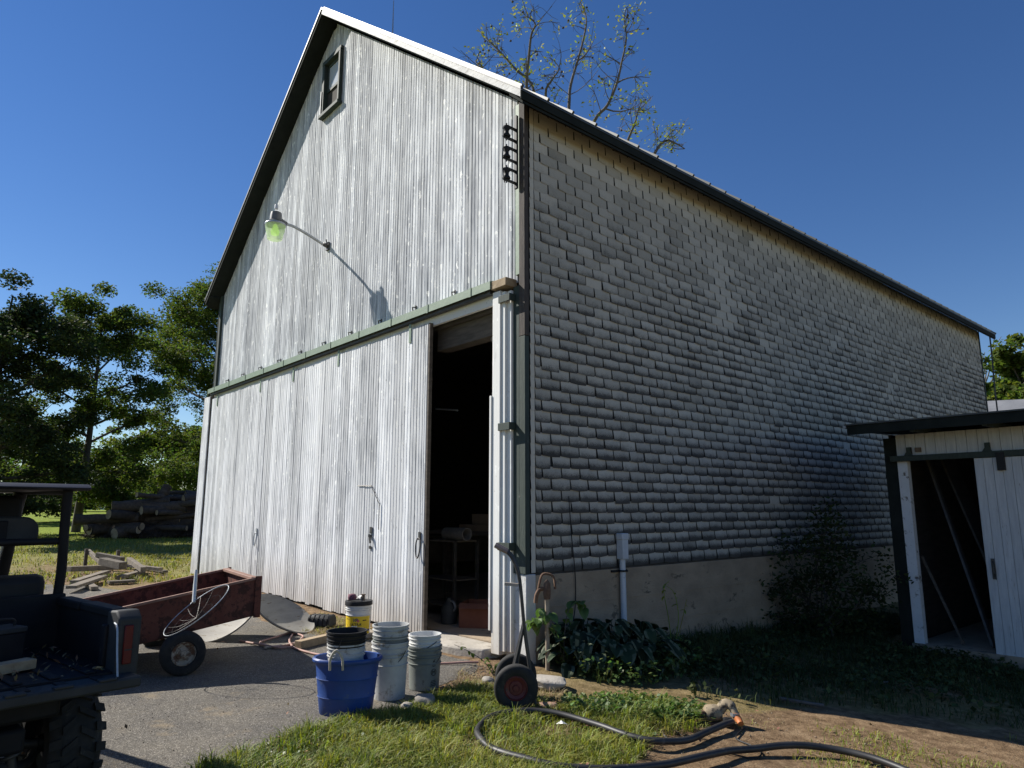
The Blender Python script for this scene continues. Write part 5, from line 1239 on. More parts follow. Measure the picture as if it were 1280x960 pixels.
# ================================================================== HOSES, PUMP, SMALL THINGS
def hose(name, label, px, r, m, lift=0.0, cat='hose', seg=8):
    pts = smooth_path([ground(a_, b_, r + 0.012 + lift) for a_, b_ in px], 8)
    for p in pts: p.z = gz(p.x, p.y) + r + (0.030 if r > 0.02 else 0.012) + 0.012 * noise.noise(Vector((p.x * 3, p.y * 3, 2)))
    o = MB(); o.tube(pts, r, seg); return tag(o.obj(name, m, None, 60), label, cat)
hose('hose', 'thick black hose looping from the pump over grass and bare dirt', [(916, 911), (890, 922), (860, 934), (820, 937), (785, 930), (745, 915), (700, 902), (660, 897), (625, 902), (602, 914), (597, 928), (612, 944), (645, 957), (700, 970), (780, 973), (860, 961),
     (920, 948), (980, 942), (1030, 944), (1075, 953), (1125, 970), (1190, 1000)], 0.025, M_HOSEB, seg=12)
hose('wire', 'thin dark wire trailing beside the black hose on the dirt', [(930, 912), (920, 925), (940, 935), (952, 944), (940, 950), (905, 944)], 0.006, M_BLACKP, cat='wire', seg=5)
hose('stick', 'dead twig lying on straw beside the black hose', [(806, 906), (822, 914), (838, 931)], 0.007, M_TWIG, cat='stick', seg=5)
hose('stick', 'dark bent twig lying between the weeds and the hose', [(822, 900), (840, 912), (858, 927)], 0.006, M_BARK, cat='stick', seg=5)
hose('garden_hose', 'faded pink garden hose tangled on the asphalt by the planks', [(300, 803), (322, 808), (345, 811), (372, 805), (378, 797), (362, 794), (340, 800), (325, 806), (345, 812), (365, 811)], 0.012, M_HOSEP, seg=7)
hose('garden_hose', 'faded pink garden hose curling from the black box to the tub', [(405, 779), (388, 781), (372, 788), (364, 797), (362, 806), (372, 814), (392, 820), (410, 824)], 0.012, M_HOSEP, seg=7)
hose('garden_hose', 'faded pink garden hose lying straight in front of the door apron', [(545, 832), (570, 832), (598, 831)], 0.012, M_HOSEP, seg=7)

# pump with orange hose fitting
pp = ground(897, 906)
PSC = 0.85
pump = thing('water_pump', 'tan cast pump with black ports and an orange hose fitting', 'pump', rzp(pp), math.atan2(_r[1], _r[0]))
pump.scale = (PSC, PSC, PSC)
m_ = MB(); m_.lathe([(0.0, -0.11), (0.05, -0.11), (0.075, -0.09), (0.08, 0.0), (0.07, 0.05), (0.0, 0.06)], (0.0, 0.06, 0.09), axis='X', seg=20); m_.obj('housing', M_PUMP, pump, 50)
m_ = MB(); m_.tube(smooth_path([(0.04, 0.06, 0.11), (0.09, 0.05, 0.17), (0.14, 0.02, 0.17), (0.17, -0.02, 0.10)], 5), [0.05] * 8 + [0.045] * 4 + [0.036] * 4, 12); m_.obj('outlet_neck', M_PUMP, pump, 60)
m_ = MB(); m_.tube([(0.165, -0.015, 0.105), (0.19, -0.06, 0.055), (0.192, -0.10, 0.035)], [0.036, 0.034, 0.03], 12); m_.obj('hose_fitting', M_ORANGE, pump, 60)
m_ = MB(); m_.lathe([(0.042, 0.0), (0.044, 0.0), (0.044, 0.03), (0.04, 0.03)], (0.166, -0.018, 0.085), seg=14, closed=True); m_.obj('clamp', M_GALV, pump)
m_ = MB(); m_.lathe([(0.0, -0.04), (0.036, -0.04), (0.04, -0.03), (0.04, 0.035), (0.036, 0.04), (0.0, 0.04)], (0.08, -0.06, 0.045), axis='X', seg=16); m_.obj('port', M_BLACKP, pump, 50)
m_ = MB(); m_.lathe([(0.0, -0.03), (0.034, -0.03), (0.036, 0.03), (0.0, 0.03)], (-0.17, 0.02, 0.05), axis='X', seg=16); m_.obj('port', M_BLACKP, pump, 50)
m_ = MB(); m_.bar((-0.13, 0.03, 0.0), (-0.13, 0.03, 0.12), 0.05, 0.03); m_.bar((-0.14, 0.0, 0.015), (0.04, 0.0, 0.015), 0.08, 0.012); m_.obj('bracket', M_RUSTY, pump)

# black box and planks on the straw by the doors
bx = ground(402, 784)
tb_ = thing('speaker_box', 'ribbed black plastic box lying on straw by the barn doors', 'box', rzp(bx), VA + R(75))
MB().prism([(-0.10, 0.02), (0.10, 0.02), (0.095, 0.12), (0.06, 0.16), (-0.06, 0.16), (-0.095, 0.12)], 'X', -0.16, 0.16).obj('case', M_UTVGREY, tb_, bevel=0.008)
for k in range(5): MB().prism([(-0.104, 0.02), (0.104, 0.02), (0.10, 0.122), (0.063, 0.164), (-0.063, 0.164), (-0.10, 0.122)], 'X', -0.14 + k * 0.066, -0.128 + k * 0.066).obj('rib', M_UTV, tb_)
def pl(name, label, a_, b_, w_, h_, m, cat='plank', lift=0.0, ea=0, eb=0):
    p0 = ground(*a_); p1 = ground(*b_); p0.z += h_ / 2 + 0.008 + lift + ea; p1.z += h_ / 2 + 0.008 + lift + eb
    return timber(name, label, cat, p0, p1, w_, h_, m)
pl('timber', 'tan timber lying on the asphalt edge toward the yellow label pail', (372, 812), (438, 796), 0.10, 0.085, M_WOOD, 'timber')
pl('plank', 'grey flat plank under the yellow label pail', (425, 800), (470, 794), 0.34, 0.045, M_GREYWOOD)
pl('plank', 'thin rotten lath lying on straw beside the tan timber', (330, 812), (372, 806), 0.05, 0.02, M_GREYWOOD)
# stones, brick, litter, sticks
def stone(name, label, px, s, m, cat='stone', sq=0.6, rz=0.0):
    p = ground(*px); bm = bmesh.new(); bmesh.ops.create_icosphere(bm, subdivisions=3, radius=1.0)
    sd = random.uniform(0, 50)
    for vv in bm.verts:
        n_ = noise.noise(vv.co * 1.3 + Vector((sd, 0, 0))) * 0.35; c_ = vv.co * (1 + n_)
        vv.co = Vector((max(-0.97, min(0.97, c_.x)) * s[0] * .9, max(-0.97, min(0.97, c_.y)) * s[1] * .9, max(-0.85, min(0.85, c_.z)) * s[2] * .85))
    me = bpy.data.meshes.new(name); bm.to_mesh(me); bm.free(); me.materials.append(m)
    o = link(name, me, None, 50); o.location = (p.x, p.y, p.z + s[2] * sq); o.rotation_euler.z = rz
    return tag(o, label, cat)
stone('stone', 'rounded grey stone in the grass beside the bucket stack', (532, 884), (0.13, 0.10, 0.075), M_STONE)
stone('stone', 'small grey stone in the grass touching a larger stone', (508, 888), (0.07, 0.06, 0.045), M_STONE)
stone('stone', 'grey stone half hidden behind the hand truck wheel', (610, 857), (0.08, 0.06, 0.06), M_STONE)
stone('stone', 'dark pebble standing on the door apron edge', (563, 815), (0.035, 0.03, 0.03), M_STONE)
stone('stone', 'pale pebble in weeds beside the hand truck wheel', (597, 860), (0.035, 0.03, 0.03), M_STONE)
stone('stone', 'tan stone at the end of the straight black hose', (1096, 955), (0.05, 0.035, 0.03), M_STONE)
b_ = stone('concrete_block', 'flat pale concrete block on the soil behind the hand truck', (683, 858), (0.23, 0.15, 0.07), M_APRON, 'block', 0.5, R(30))
stone('brick', 'broken brown brick lying in grass by the hand truck toe', (680, 884), (0.13, 0.08, 0.035), M_BRICKR, 'brick', 0.4, R(50))
hose('stick', 'pale straight stick lying on the shaded dirt', [(975, 877), (998, 881), (1030, 886)], 0.016, M_TWIG, cat='stick', seg=6)
hose('stick', 'short bent stick lying where shaded weeds meet dirt', [(1080, 852), (1095, 857), (1110, 855)], 0.012, M_TWIG, cat='stick', seg=6)
lit = MB(); lit.add([(0, 0, 0), (0.07, 0.01, 0.015), (0.08, 0.05, 0.005), (0.01, 0.045, 0.02), (0.04, 0.02, 0.03)], [(0, 1, 4), (1, 2, 4), (2, 3, 4), (3, 0, 4)])
o = lit.obj('litter', M_WHITEP); p = ground(695, 911); o.location = (p.x, p.y, p.z + 0.035); tag(o, 'scrap of white paper lying in the grass inside the hose loop', 'paper')
lit = MB(); lit.bar((0, 0, 0), (0.09, 0.02, 0), 0.02, 0.006); o = lit.obj('litter', M_REDINK); p = ground(760, 886); o.location = (p.x, p.y, p.z + 0.04); tag(o, 'red and white scrap of wrapper among the broad weeds', 'wrapper')

# ================================================================== TREES
def limb_tube(mb, p0, p1, r0, r1, bend, rg, n=5, seg=6):
    p0, p1 = Vector(p0), Vector(p1); mid = (p0 + p1) / 2 + Vector(rg.normal(size=3) * bend)
    pts = [p0 * (1 - t) ** 2 + mid * 2 * t * (1 - t) + p1 * t * t for t in np.linspace(0, 1, n)]
    mb.tube(pts, [r0 + (r1 - r0) * t for t in np.linspace(0, 1, n)], seg, cap=False); return pts
def broad_tree(name, label, base, h, rad, crown0, trunk_r, n_leaf, leaf, m, seed, group=None, sub=6, nlimb=16, spread=0.5, asp=0.65):
    """trunk, limbs, clumps of leaves at the branch ends; crown0 = height where foliage starts"""
    rg = np.random.default_rng(seed); t = thing(name, label, 'tree', base, 0, group)
    tr_ = MB(); top = Vector((rg.normal() * 0.1, rg.normal() * 0.1, h * 0.88))
    limb_tube(tr_, (0, 0, -0.3), top, trunk_r, trunk_r * 0.12, 0.12, rg, 8, 9)
    ends = []
    for k in range(nlimb):
        f = (k + 0.5) / nlimb; z0 = crown0 * 0.75 + (h * 0.78 - crown0 * 0.75) * f
        an = k * 2.4 + rg.uniform(-0.4, 0.4)
        prof = math.sin(math.pi * min(1, (0.22 + 0.72 * f))) ** 0.7
        L_ = rad * prof * rg.uniform(0.7, 1.05)
        p0 = Vector((top.x * z0 / h, top.y * z0 / h, z0)); p1 = p0 + Vector((math.cos(an) * L_, math.sin(an) * L_, L_ * (0.25 + 0.75 * f) * rg.uniform(0.5, 1.1) - (0.25 * L_ if f < 0.25 else 0)))
        p1.z = min(p1.z, h * 0.98); p1.z = max(p1.z, crown0)
        pts = limb_tube(tr_, p0, p1, trunk_r * (0.42 - 0.25 * f), trunk_r * 0.06, L_ * 0.12, rg, 6, 6)
        ends.append((pts[-1], 1.0)); ends.append((pts[3], 0.9))
        for s_ in range(sub):
            q0 = pts[rg.integers(2, 6)]; dv_ = Vector(rg.normal(size=3)); dv_.z = dv_.z * 0.6 + 0.15; q1 = q0 + dv_.normalized() * L_ * rg.uniform(0.28, 0.55)
            q1.z = max(q1.z, crown0 * 0.85)
            limb_tube(tr_, q0, q1, trunk_r * 0.09, trunk_r * 0.025, 0.15, rg, 4, 4); ends.append((q1, rg.uniform(0.6, 1.1)))
    ends.append((top + Vector((0, 0, h * 0.06)), 1.0))
    tr_.obj('trunk', M_BARK, t, 60)
    C_ = np.array([e[0] for e in ends]); W_ = np.array([e[1] for e in ends]); W_ = W_ / W_.sum()
    ci = rg.choice(len(C_), n_leaf, p=W_); sg = rad * 0.112
    off = rg.normal(size=(n_leaf, 3)); off *= (1.9 * rg.random(n_leaf) ** 0.55 / np.linalg.norm(off, axis=1))[:, None]
    P = C_[ci] + off * np.array([sg, sg, sg * 0.62]) * rg.uniform(0.6, 1.25, len(C_))[ci][:, None]
    P = P[P[:, 2] > crown0 * 0.7]
    V_, F_ = leaf_quads(P, leaf, rg, asp=asp); np_mesh('crown', V_, F_, m, t)
    return t
def far(px, dist):
    d = ray(px, 637); d = d / math.hypot(d[0], d[1]); x_, y_ = CAM[0] + d[0] * dist, CAM[1] + d[1] * dist
    return (x_, y_, gz(x_, y_))
G = 'trees standing on the far lawn'
broad_tree('maple_tree', 'dark green broad tree with a slim bare trunk on the lawn behind the vehicle roof', far(97, 37), 11.9, 3.4, 1.7, 0.20, 60000, 0.135, M_LEAF, 21, G, nlimb=20, sub=7)
broad_tree('maple_tree', 'tall light-topped tree whose crown reaches behind the barn eave', far(262, 43), 15.6, 4.7, 1.6, 0.30, 95000, 0.145, M_LEAF, 22, G, nlimb=24, sub=7)
broad_tree('maple_tree', 'very dark dense tree left of the slim trunked one', far(-20, 33), 10.6, 3.4, 1.2, 0.26, 60000, 0.135, M_LEAFD, 23, G, nlimb=20, sub=7)
broad_tree('small_tree', 'small sunlit yellow-green tree behind the log pile', far(196, 52), 6.4, 3.0, 0.6, 0.12, 12000, 0.24, M_LEAF2, 24, None, nlimb=12)
broad_tree('small_tree', 'rounded shady tree behind the log pile beside the barn corner', far(236, 60), 7.0, 3.6, 0.8, 0.16, 16000, 0.28, M_LEAF, 25, None, nlimb=12)
broad_tree('small_tree', 'low bushy tree in front of the distant houses', far(152, 110), 6.0, 3.4, 0.5, 0.2, 7000, 0.4, M_LEAF2, 26, None, nlimb=10)
broad_tree('small_tree', 'dark round tree beyond the hedge seen through the vehicle cab', far(60, 120), 8.0, 5.0, 0.6, 0.25, 7000, 0.5, M_LEAF, 27, None, nlimb=10)
broad_tree('small_tree', 'shady low tree between the slim trunk and the log pile', far(140, 58), 5.2, 3.0, 0.5, 0.14, 14000, 0.2, M_LEAF, 28, None, nlimb=12)
broad_tree('small_tree', 'dark low tree filling the gap under the very dark tree', far(22, 50), 6.0, 3.4, 0.4, 0.16, 18000, 0.19, M_LEAFD, 29, None, nlimb=14)
# trees beyond the shed roof
broad_tree('conifer_like_tree', 'dense sunlit green tree just past the far barn corner', far(1240, 44), 10.0, 3.0, 2.0, 0.3, 26000, 0.26, M_LEAF2, 31, None, nlimb=18)
broad_tree('conifer_like_tree', 'feathery green tree above the white house roof', far(1298, 50), 12.2, 3.4, 2.0, 0.3, 20000, 0.3, M_LEAF, 32, None, nlimb=18)
broad_tree('bushy_tree', 'lower bright green tree in front of the feathery tree', far(1272, 40), 7.6, 2.8, 1.0, 0.2, 16000, 0.25, M_LEAF2, 33, None, nlimb=14)
dt = thing('bare_tree', 'leafless twiggy tree rising above the tree past the barn', 'tree', far(1247, 58)); rg = np.random.default_rng(5); mb = MB()
mb.tube([(0, 0, -0.2), (0.1, 0, 5), (0, 0.1, 10)], [0.2, 0.13, 0.08], 6)
for k in range(26):
    an = rg.uniform(0, 6.28); e = Vector((math.cos(an) * rg.uniform(0.6, 2.6), math.sin(an) * rg.uniform(0.6, 2.6), rg.uniform(11.0, 13.3)))
    limb_tube(mb, (0, 0.05, rg.uniform(7, 10)), e, 0.05, 0.018, 0.4, rg, 5, 4)
mb.obj('branches', M_TWIG, dt)

# walnut behind the barn: a few bare leaders with sparse yellow leaves
DW = 27.0
def wp(px, py, dz=0.0): return Vector(at_depth(px, py, DW + dz))
wb = far(706, 27.0 / math.cos(PITCH) + 0.5)
wt = thing('walnut_tree', 'half bare walnut tree showing above the barn roof', 'tree', wb); O_ = Vector(wb)
rg = np.random.default_rng(9); mb = MB(); tips = []
fork = wp(700, 330); 
mb.tube([(0, 0, -0.3), (0.1, 0.05, 4), (fork - O_)], [0.38, 0.3, 0.24], 10)
stems = [([(640, 200), (668, 118), (642, 84), (622, 62), (606, 46), (597, 36)], 1.0), ([(662, 190), (658, 112), (661, 72), (664, 44), (669, 30), (660, 21)], -0.8), ([(706, 210), (711, 135), (713, 108), (722, 76), (729, 50), (733, 24), (726, 4)], 0.3),
         ([(720, 220), (742, 153), (759, 132), (771, 104), (777, 78), (783, 48), (780, 24)], -0.5), ([(760, 230), (786, 172), (794, 152), (799, 134)], 0.8), ([(790, 250), (818, 192), (832, 176), (846, 180), (856, 186)], 0.2),
         ([(640, 160), (612, 98), (600, 84), (594, 76)], 0.9), ([(690, 170), (682, 118), (690, 100), (700, 86)], -1.2)]
for pts, dz in stems:
    P = [fork - O_] + [wp(a_, b_, dz * (k + 1) * 0.35) - O_ for k, (a_, b_) in enumerate(pts)]
    P = smooth_path(P, 4); n_ = len(P)
    mb.tube(P, [0.075 * (1 - 0.9 * k / (n_ - 1)) + 0.010 for k in range(n_)], 7)
    for k in range(int(n_ * 0.35), n_):
        for q in range(2):
            if rg.random() < 0.42:
                dv_ = Vector(rg.normal(size=3)); dv_.z = abs(dv_.z) * 0.8 + 0.3; L_ = rg.uniform(0.5, 1.5) * (1.15 - 0.5 * k / n_)
                e = P[k] + dv_.normalized() * L_
                tw = limb_tube(mb, P[k], e, 0.020, 0.009, 0.15, rg, 5, 4)
                for w_ in range(5):
                    d2 = Vector(rg.normal(size=3)); e2 = tw[rg.integers(2, 5)] + d2.normalized() * rg.uniform(0.2, 0.55)
                    limb_tube(mb, tw[3], e2, 0.009, 0.006, 0.05, rg, 3, 3); tips.append(e2)
                tips.append(e)
for (a_, b_), (c_, d_) in (((771, 104), (812, 97)), ((757, 136), (806, 125)), ((777, 84), (752, 66)), ((722, 76), (744, 44))):
    tw = limb_tube(mb, wp(a_, b_) - O_, wp(c_, d_) - O_, 0.035, 0.010, 0.25, rg, 6, 5)
    for k in range(7):
        e2 = tw[rg.integers(2, 6)] + Vector(rg.normal(size=3)).normalized() * rg.uniform(0.25, 0.7); limb_tube(mb, tw[3], e2, 0.012, 0.007, 0.05, rg, 3, 3); tips.append(e2)
mb.obj('trunk', M_TWIG, wt, 60)
T_ = np.array(tips); sel = T_[rg.random(len(T_)) < 0.19]
P = (sel[:, None, :] + rg.normal(size=(len(sel), 9, 3)) * np.array([0.17, 0.17, 0.13])).reshape(-1, 3)
V_, F_ = leaf_quads(P, 0.15, rg, asp=0.42); np_mesh('crown', V_, F_, M_LEAFY, wt)
nuts = MB()
for q in T_[rg.random(len(T_)) < 0.10]: nuts.lathe([(0, -0.05), (0.045, -0.02), (0.045, 0.02), (0, 0.05)], tuple(q), seg=6)
tag(nuts.obj('nuts', M_BARK, wt), kind='stuff')

# hedge along the back of the lawn
rg = np.random.default_rng(3); n_ = 42000
a_ = np.array(far(-260, 82)); b_ = np.array(far(330, 80)); t = rg.random(n_)
hh = 1.9 + 0.5 * np.sin(t * 61) * np.sin(t * 17 + 1) + 0.35 * np.sin(t * 143)
P = a_ + (b_ - a_) * t[:, None]; P[:, 0] += rg.uniform(-1.2, 1.2, n_); P[:, 2] = a_[2] + hh * np.sqrt(rg.random(n_))
V_, F_ = leaf_quads(P, 0.34, rg, asp=0.7); tag(np_mesh('hedge', V_, F_, M_LEAF2), 'low leafy hedge along the far edge of the lawn', 'hedge', kind='stuff')

# distant houses
def house(name, label, px, dist, w_, d_, h_, rh, rz, wins=3, m=M_HOUSE):
    p = far(px, dist); t = thing(name, label, 'house', p, rz)
    MB().box((-w_ / 2, -d_ / 2, -0.5), (w_ / 2, d_ / 2, h_)).prism([(-d_ / 2, h_ + .001), (d_ / 2, h_ + .001), (0, h_ + rh)], 'X', -w_ / 2, w_ / 2).obj('wall', m, t)
    r_ = MB()
    for s_ in (-1, 1): r_.prism([(0, h_ + rh + 0.05), (s_ * (d_ / 2 + 0.4), h_ - 0.22), (s_ * (d_ / 2 + 0.4), h_ - 0.05), (0, h_ + rh + 0.22)], 'X', -w_ / 2 - 0.4, w_ / 2 + 0.4)
    r_.obj('roof', M_HROOF, t)
    for s_ in (-1, 1):
        for k in range(wins):
            x_ = -w_ / 2 + (k + 0.5) * w_ / wins
            wo = MB().box((x_ - 0.45, s_ * (d_ / 2 + 0.02), h_ * 0.42), (x_ + 0.45, s_ * (d_ / 2 + 0.05), h_ * 0.42 + 1.3)).obj('window', M_WDARK, t)
    return t
hz = math.atan2(-_r[1], -_r[0])
house('house', 'distant white house with grey roof seen beyond the hedge', 122, 170, 11, 8, 3.4, 2.6, hz + R(12))
house('house', 'distant pale house with a broad low grey roof', 178, 150, 12, 8, 2.4, 2.2, hz - R(8), 4)
house('house', 'distant tall white house half hidden by leaves', 186, 200, 9, 8, 5.6, 3.0, hz + R(70), 3)
house('house', 'white gabled outbuilding with grey roof past the shed', 1290, 34, 9, 5, 4.55, 1.25, math.atan2(_r[1], _r[0]) - R(22), 3)

# ================================================================== LOG PILE AND LUMBER HEAP
rg = np.random.default_rng(12); rnd = random.Random(4)
lb = ground(178, 671); base_d = math.hypot(lb.x - CAM[0], lb.y - CAM[1])
vdn = Vector((lb.x - CAM[0], lb.y - CAM[1], 0)).normalized(); rtn = Vector((vdn.y, -vdn.x, 0))
PXM = 875 / (base_d * 1.0)
def pile(u, v_, w_): return lb + rtn * u + vdn * w_ + Vector((0, 0, v_ + gz(*(lb + rtn * u + vdn * w_).xy) - lb.z))
def log(p0, p1, r0, r1, label, group):
    t = (p0 + p1) / 2; o = thing('log', label, 'log', t, 0, group); n_ = 7; pts = [p0 + (p1 - p0) * k / (n_ - 1) - t for k in range(n_)]
    for k in range(1, n_ - 1): pts[k] += Vector((rnd.uniform(-1, 1), rnd.uniform(-1, 1), rnd.uniform(-1, 1))) * r0 * 0.15
    b = MB(); b.tube(pts, [(r0 + (r1 - r0) * k / (n_ - 1)) * rnd.uniform(0.93, 1.08) for k in range(n_)], 12, cap=False); b.obj('bark', M_LOGBARK, o, 50)
    for e, r_, s_ in ((pts[0], r0, -1), (pts[-1], r1, 1)):
        d = (p1 - p0).normalized() * s_; a_ = d.cross(Vector((0, 0, 1))).normalized(); c_ = d.cross(a_)
        k_ = MB(); k_.add([e + d * 0.012 + (a_ * math.cos(q) + c_ * math.sin(q)) * r_ * 0.96 for q in np.linspace(0, 2 * math.pi, 12, endpoint=False)], [tuple(range(12))]); k_.obj('cut_end', M_LOGEND, o)
LG = 'logs in the pile on the lawn'; LL = 'dark barky log lying in the log pile on the lawn'
for k in range(46):
    lay = k // 12; z_ = 0.22 + lay * 0.42 + rnd.uniform(-0.05, 0.1)
    u0 = -1.9 + lay * 0.62 + rnd.uniform(-0.3, 1.6); ln_ = rnd.uniform(1.4, 2.8)
    if u0 + ln_ > 4.2: u0 = 4.2 - ln_
    w_ = rnd.uniform(-0.9, 1.0); tl_ = rnd.uniform(-0.9, 0.9); r_ = rnd.uniform(0.09, 0.25)
    log(pile(u0, z_ + rnd.uniform(-0.1, 0.2), w_ - tl_), pile(u0 + ln_, z_ + rnd.uniform(-0.1, 0.35), w_ + tl_), r_, r_ * rnd.uniform(0.75, 1.0), LL, LG)
log(pile(-2.35, 0.72, -0.9), pile(-0.2, 0.80, -0.8), 0.19, 0.2, 'long log jutting out low from the left of the pile', None)
log(pile(-1.15, 1.22, -0.9), pile(1.5, 1.20, -0.7), 0.20, 0.21, 'long log jutting out at mid height from the pile', None)
log(pile(1.9, 1.45, -0.4), pile(3.9, 2.15, -0.2), 0.22, 0.17, 'slanting log raised at the top of the pile by the barn', None)
log(pile(3.05, 1.35, -1.15), pile(3.25, 1.38, 0.2), 0.44, 0.42, 'thick sawn trunk round showing its pale end beside the barn', None)
log(pile(3.3, 0.75, -1.1), pile(3.4, 0.78, 0.2), 0.33, 0.3, 'medium sawn trunk round below the thick round in the pile', None)
log(pile(1.95, 0.28, -1.3), pile(4.0, 0.30, -1.1), 0.27, 0.25, 'pale barked log at the foot of the pile by the barn', None)
log(pile(0.55, 1.62, -0.5), pile(0.75, 2.02, -0.45), 0.2, 0.17, 'upright stump standing on top of the pile', None)
# brush and earth mound under the logs
bm = bmesh.new(); bmesh.ops.create_icosphere(bm, subdivisions=5, radius=1.0)
for vv in bm.verts:
    n1 = noise.fractal(vv.co * 2.2, 1.0, 2.0, 5); vv.co *= 1 + 0.22 * n1; c_ = vv.co.copy(); prof = 1.0
    q = rtn * (c_.x * 2.9 + 0.95) + vdn * (c_.y * 1.15 + 0.15); vv.co = lb + q + Vector((0, 0, (c_.z * 1.35 if c_.z > 0 else c_.z * 0.3) * (0.55 + 0.45 * min(1, max(0, 0.5 + c_.x * 0.8)))))
me = bpy.data.meshes.new('brush_mound'); bm.to_mesh(me); bm.free(); me.materials.append(mat('brush_soil', (0.035, 0.028, 0.022), (0.085, 0.065, 0.048), 3, rough=0.95, bump=1.0, bscale=14)); me.shade_smooth()
tag(link('brush_mound', me), 'heap of bark and brush under the log pile', 'brush', kind='stuff')
n_ = 5200; ang = rg.uniform(0, 6.28, n_); rr_ = np.sqrt(rg.random(n_)); P = np.zeros((n_, 3))
P[:, :] = np.array(lb) + np.outer(np.cos(ang) * rr_ * 2.9 + 0.8, rtn) + np.outer(np.sin(ang) * rr_ * 1.2 - 0.1, vdn); P[:, 2] = lb.z + 0.05 + (1 - rr_) * rg.uniform(0.1, 1.5, n_)
V_, F_ = leaf_quads(P, 0.34, rg, asp=0.10); tag(np_mesh('brushwood', V_, F_, M_LOGBARK), 'loose sticks and brush spread over the log pile', 'brush', kind='stuff')

LH = [((85, 722), (150, 716), 0.16, 0.10, 0.10), ((92, 733), (132, 719), 0.15, 0.07, 0.02), ((88, 742), (128, 727), 0.17, 0.05, 0.06), ((120, 712), (152, 715), 0.10, 0.10, 0.26), ((126, 722), (152, 726), 0.16, 0.14, 0.24), ((146, 714), (200, 719), 0.12, 0.06, 0.10),
      ((150, 726), (176, 718), 0.15, 0.06, 0.02), ((108, 708), (126, 714), 0.08, 0.08, 0.30), ((160, 711), (178, 724), 0.1, 0.1, 0.14), ((135, 731), (168, 729), 0.2, 0.05, 0.0), ((178, 713), (207, 718), 0.10, 0.05, 0.02), ((100, 727), (118, 739), 0.12, 0.06, 0.0)]
for k, (a_, b_, w_, h_, l_) in enumerate(LH):
    p0 = ground(*a_); p1 = ground(*b_); p0.z += h_ / 2 + 0.02 + l_; p1.z += h_ / 2 + 0.02 + l_ * rnd.uniform(0.3, 1.0)
    timber('timber', 'weathered timber scrap in the lumber heap on the bare ground', 'timber', p0, p1, w_, h_, M_OLDWOOD, 'scrap timbers in the lumber heap')
for a_ in ((106, 709), (146, 711)):
    p = ground(*a_); timber('post', 'short upright stub in the lumber heap', 'timber', p, p + Vector((0, 0, 0.42)), 0.07, 0.07, M_DARKWOOD, 'upright stubs in the lumber heap')

# ================================================================== PLANTS BY THE WALL
def leaf_mesh(name, L_, W_, droop, mats, edge=True):
    """broad ribbed leaf along +x, drooping; pale margin as second material"""
    nu, nv = 7, 5; V = []; F = []; mi = []
    for i in range(nu):
        t = i / (nu - 1); w_ = W_ * (math.sin(math.pi * min(0.999, t ** 0.85 * 0.93 + 0.07)) ** 0.6)
        for j in range(nv):
            s_ = (j / (nv - 1) - 0.5) * 2
            V.append((L_ * t * (1 - 0.12 * droop * t), s_ * w_ / 2, -droop * L_ * t * t * 0.6 + abs(s_) * w_ * 0.16 + (0.006 if j % 2 else 0)))
    for i in range(nu - 1):
        for j in range(nv - 1): F.append((i * nv + j, (i + 1) * nv + j, (i + 1) * nv + j + 1, i * nv + j + 1)); mi.append(1 if edge and j in (0, nv - 2) and random.random() < 0.55 else 0)
    me = bpy.data.meshes.new(name); me.from_pydata(V, [], F); me.polygons.foreach_set('material_index', mi)
    for m in mats: me.materials.append(m)
    me.shade_smooth(); me.update(); return me
HL = [leaf_mesh('leaf', 0.21, 0.165, d, (M_HOSTA, M_HOSTAE)) for d in (0.7, 1.0, 1.3, 0.5)]
rg = np.random.default_rng(44)
def hosta(label, x_, y_, n_, s_):
    t = thing('hosta_plant', label, 'plant', (x_, y_, gz(x_, y_)), 0, None)
    st_ = MB()
    for k in range(n_):
        an = k * 2.4 + rg.uniform(-0.3, 0.3); ri = 0.40 * math.sqrt((k + 0.5) / n_) * s_ * rg.uniform(0.85, 1.1); h_ = (0.46 - 0.34 * (ri / 0.42) ** 1.5 * rg.uniform(0.7, 1.2)) * s_
        p = Vector((math.cos(an) * ri, math.sin(an) * ri, max(0.10, h_)))
        st_.tube(smooth_path([(0, 0, 0), p * 0.5 + Vector((0, 0, h_ * 0.3)), p], 3), 0.006, 4, cap=False)
        o = bpy.data.objects.new('leaf', HL[k % 4]); col.objects.link(o); o.parent = t; o.location = p
        o.rotation_euler = (rg.uniform(-0.3, 0.3), rg.uniform(-0.2, 0.5), an + rg.uniform(-0.35, 0.35)); q = s_ * rg.uniform(0.5, 1.1); o.scale = (q, q * rg.uniform(0.75, 1.05), q)
    st_.obj('stems', M_HOSTA, t)
for lab_, px_, n_, s_ in (('broad leaved hosta clump close by the hydrant', (702, 836), 44, 0.95), ('broad leaved hosta clump between the hydrant and the conduit', (738, 846), 52, 1.08),
                         ('broad leaved hosta clump in front of the conduit', (775, 848), 52, 1.1), ('broad leaved hosta clump at the far end of the hosta row', (812, 846), 46, 1.05)):
    p = ground(*px_); hosta(lab_, max(0.40, p.x - 0.30), p.y + 0.25, n_, s_)
SL = [leaf_mesh('leaf', 0.085, 0.06, d, (M_LEAF2, M_LEAF2), False) for d in (0.4, 0.8)]
SLd = [leaf_mesh('leaf', 0.11, 0.085, d, (M_WEED, M_WEED), False) for d in (0.4, 0.8)]
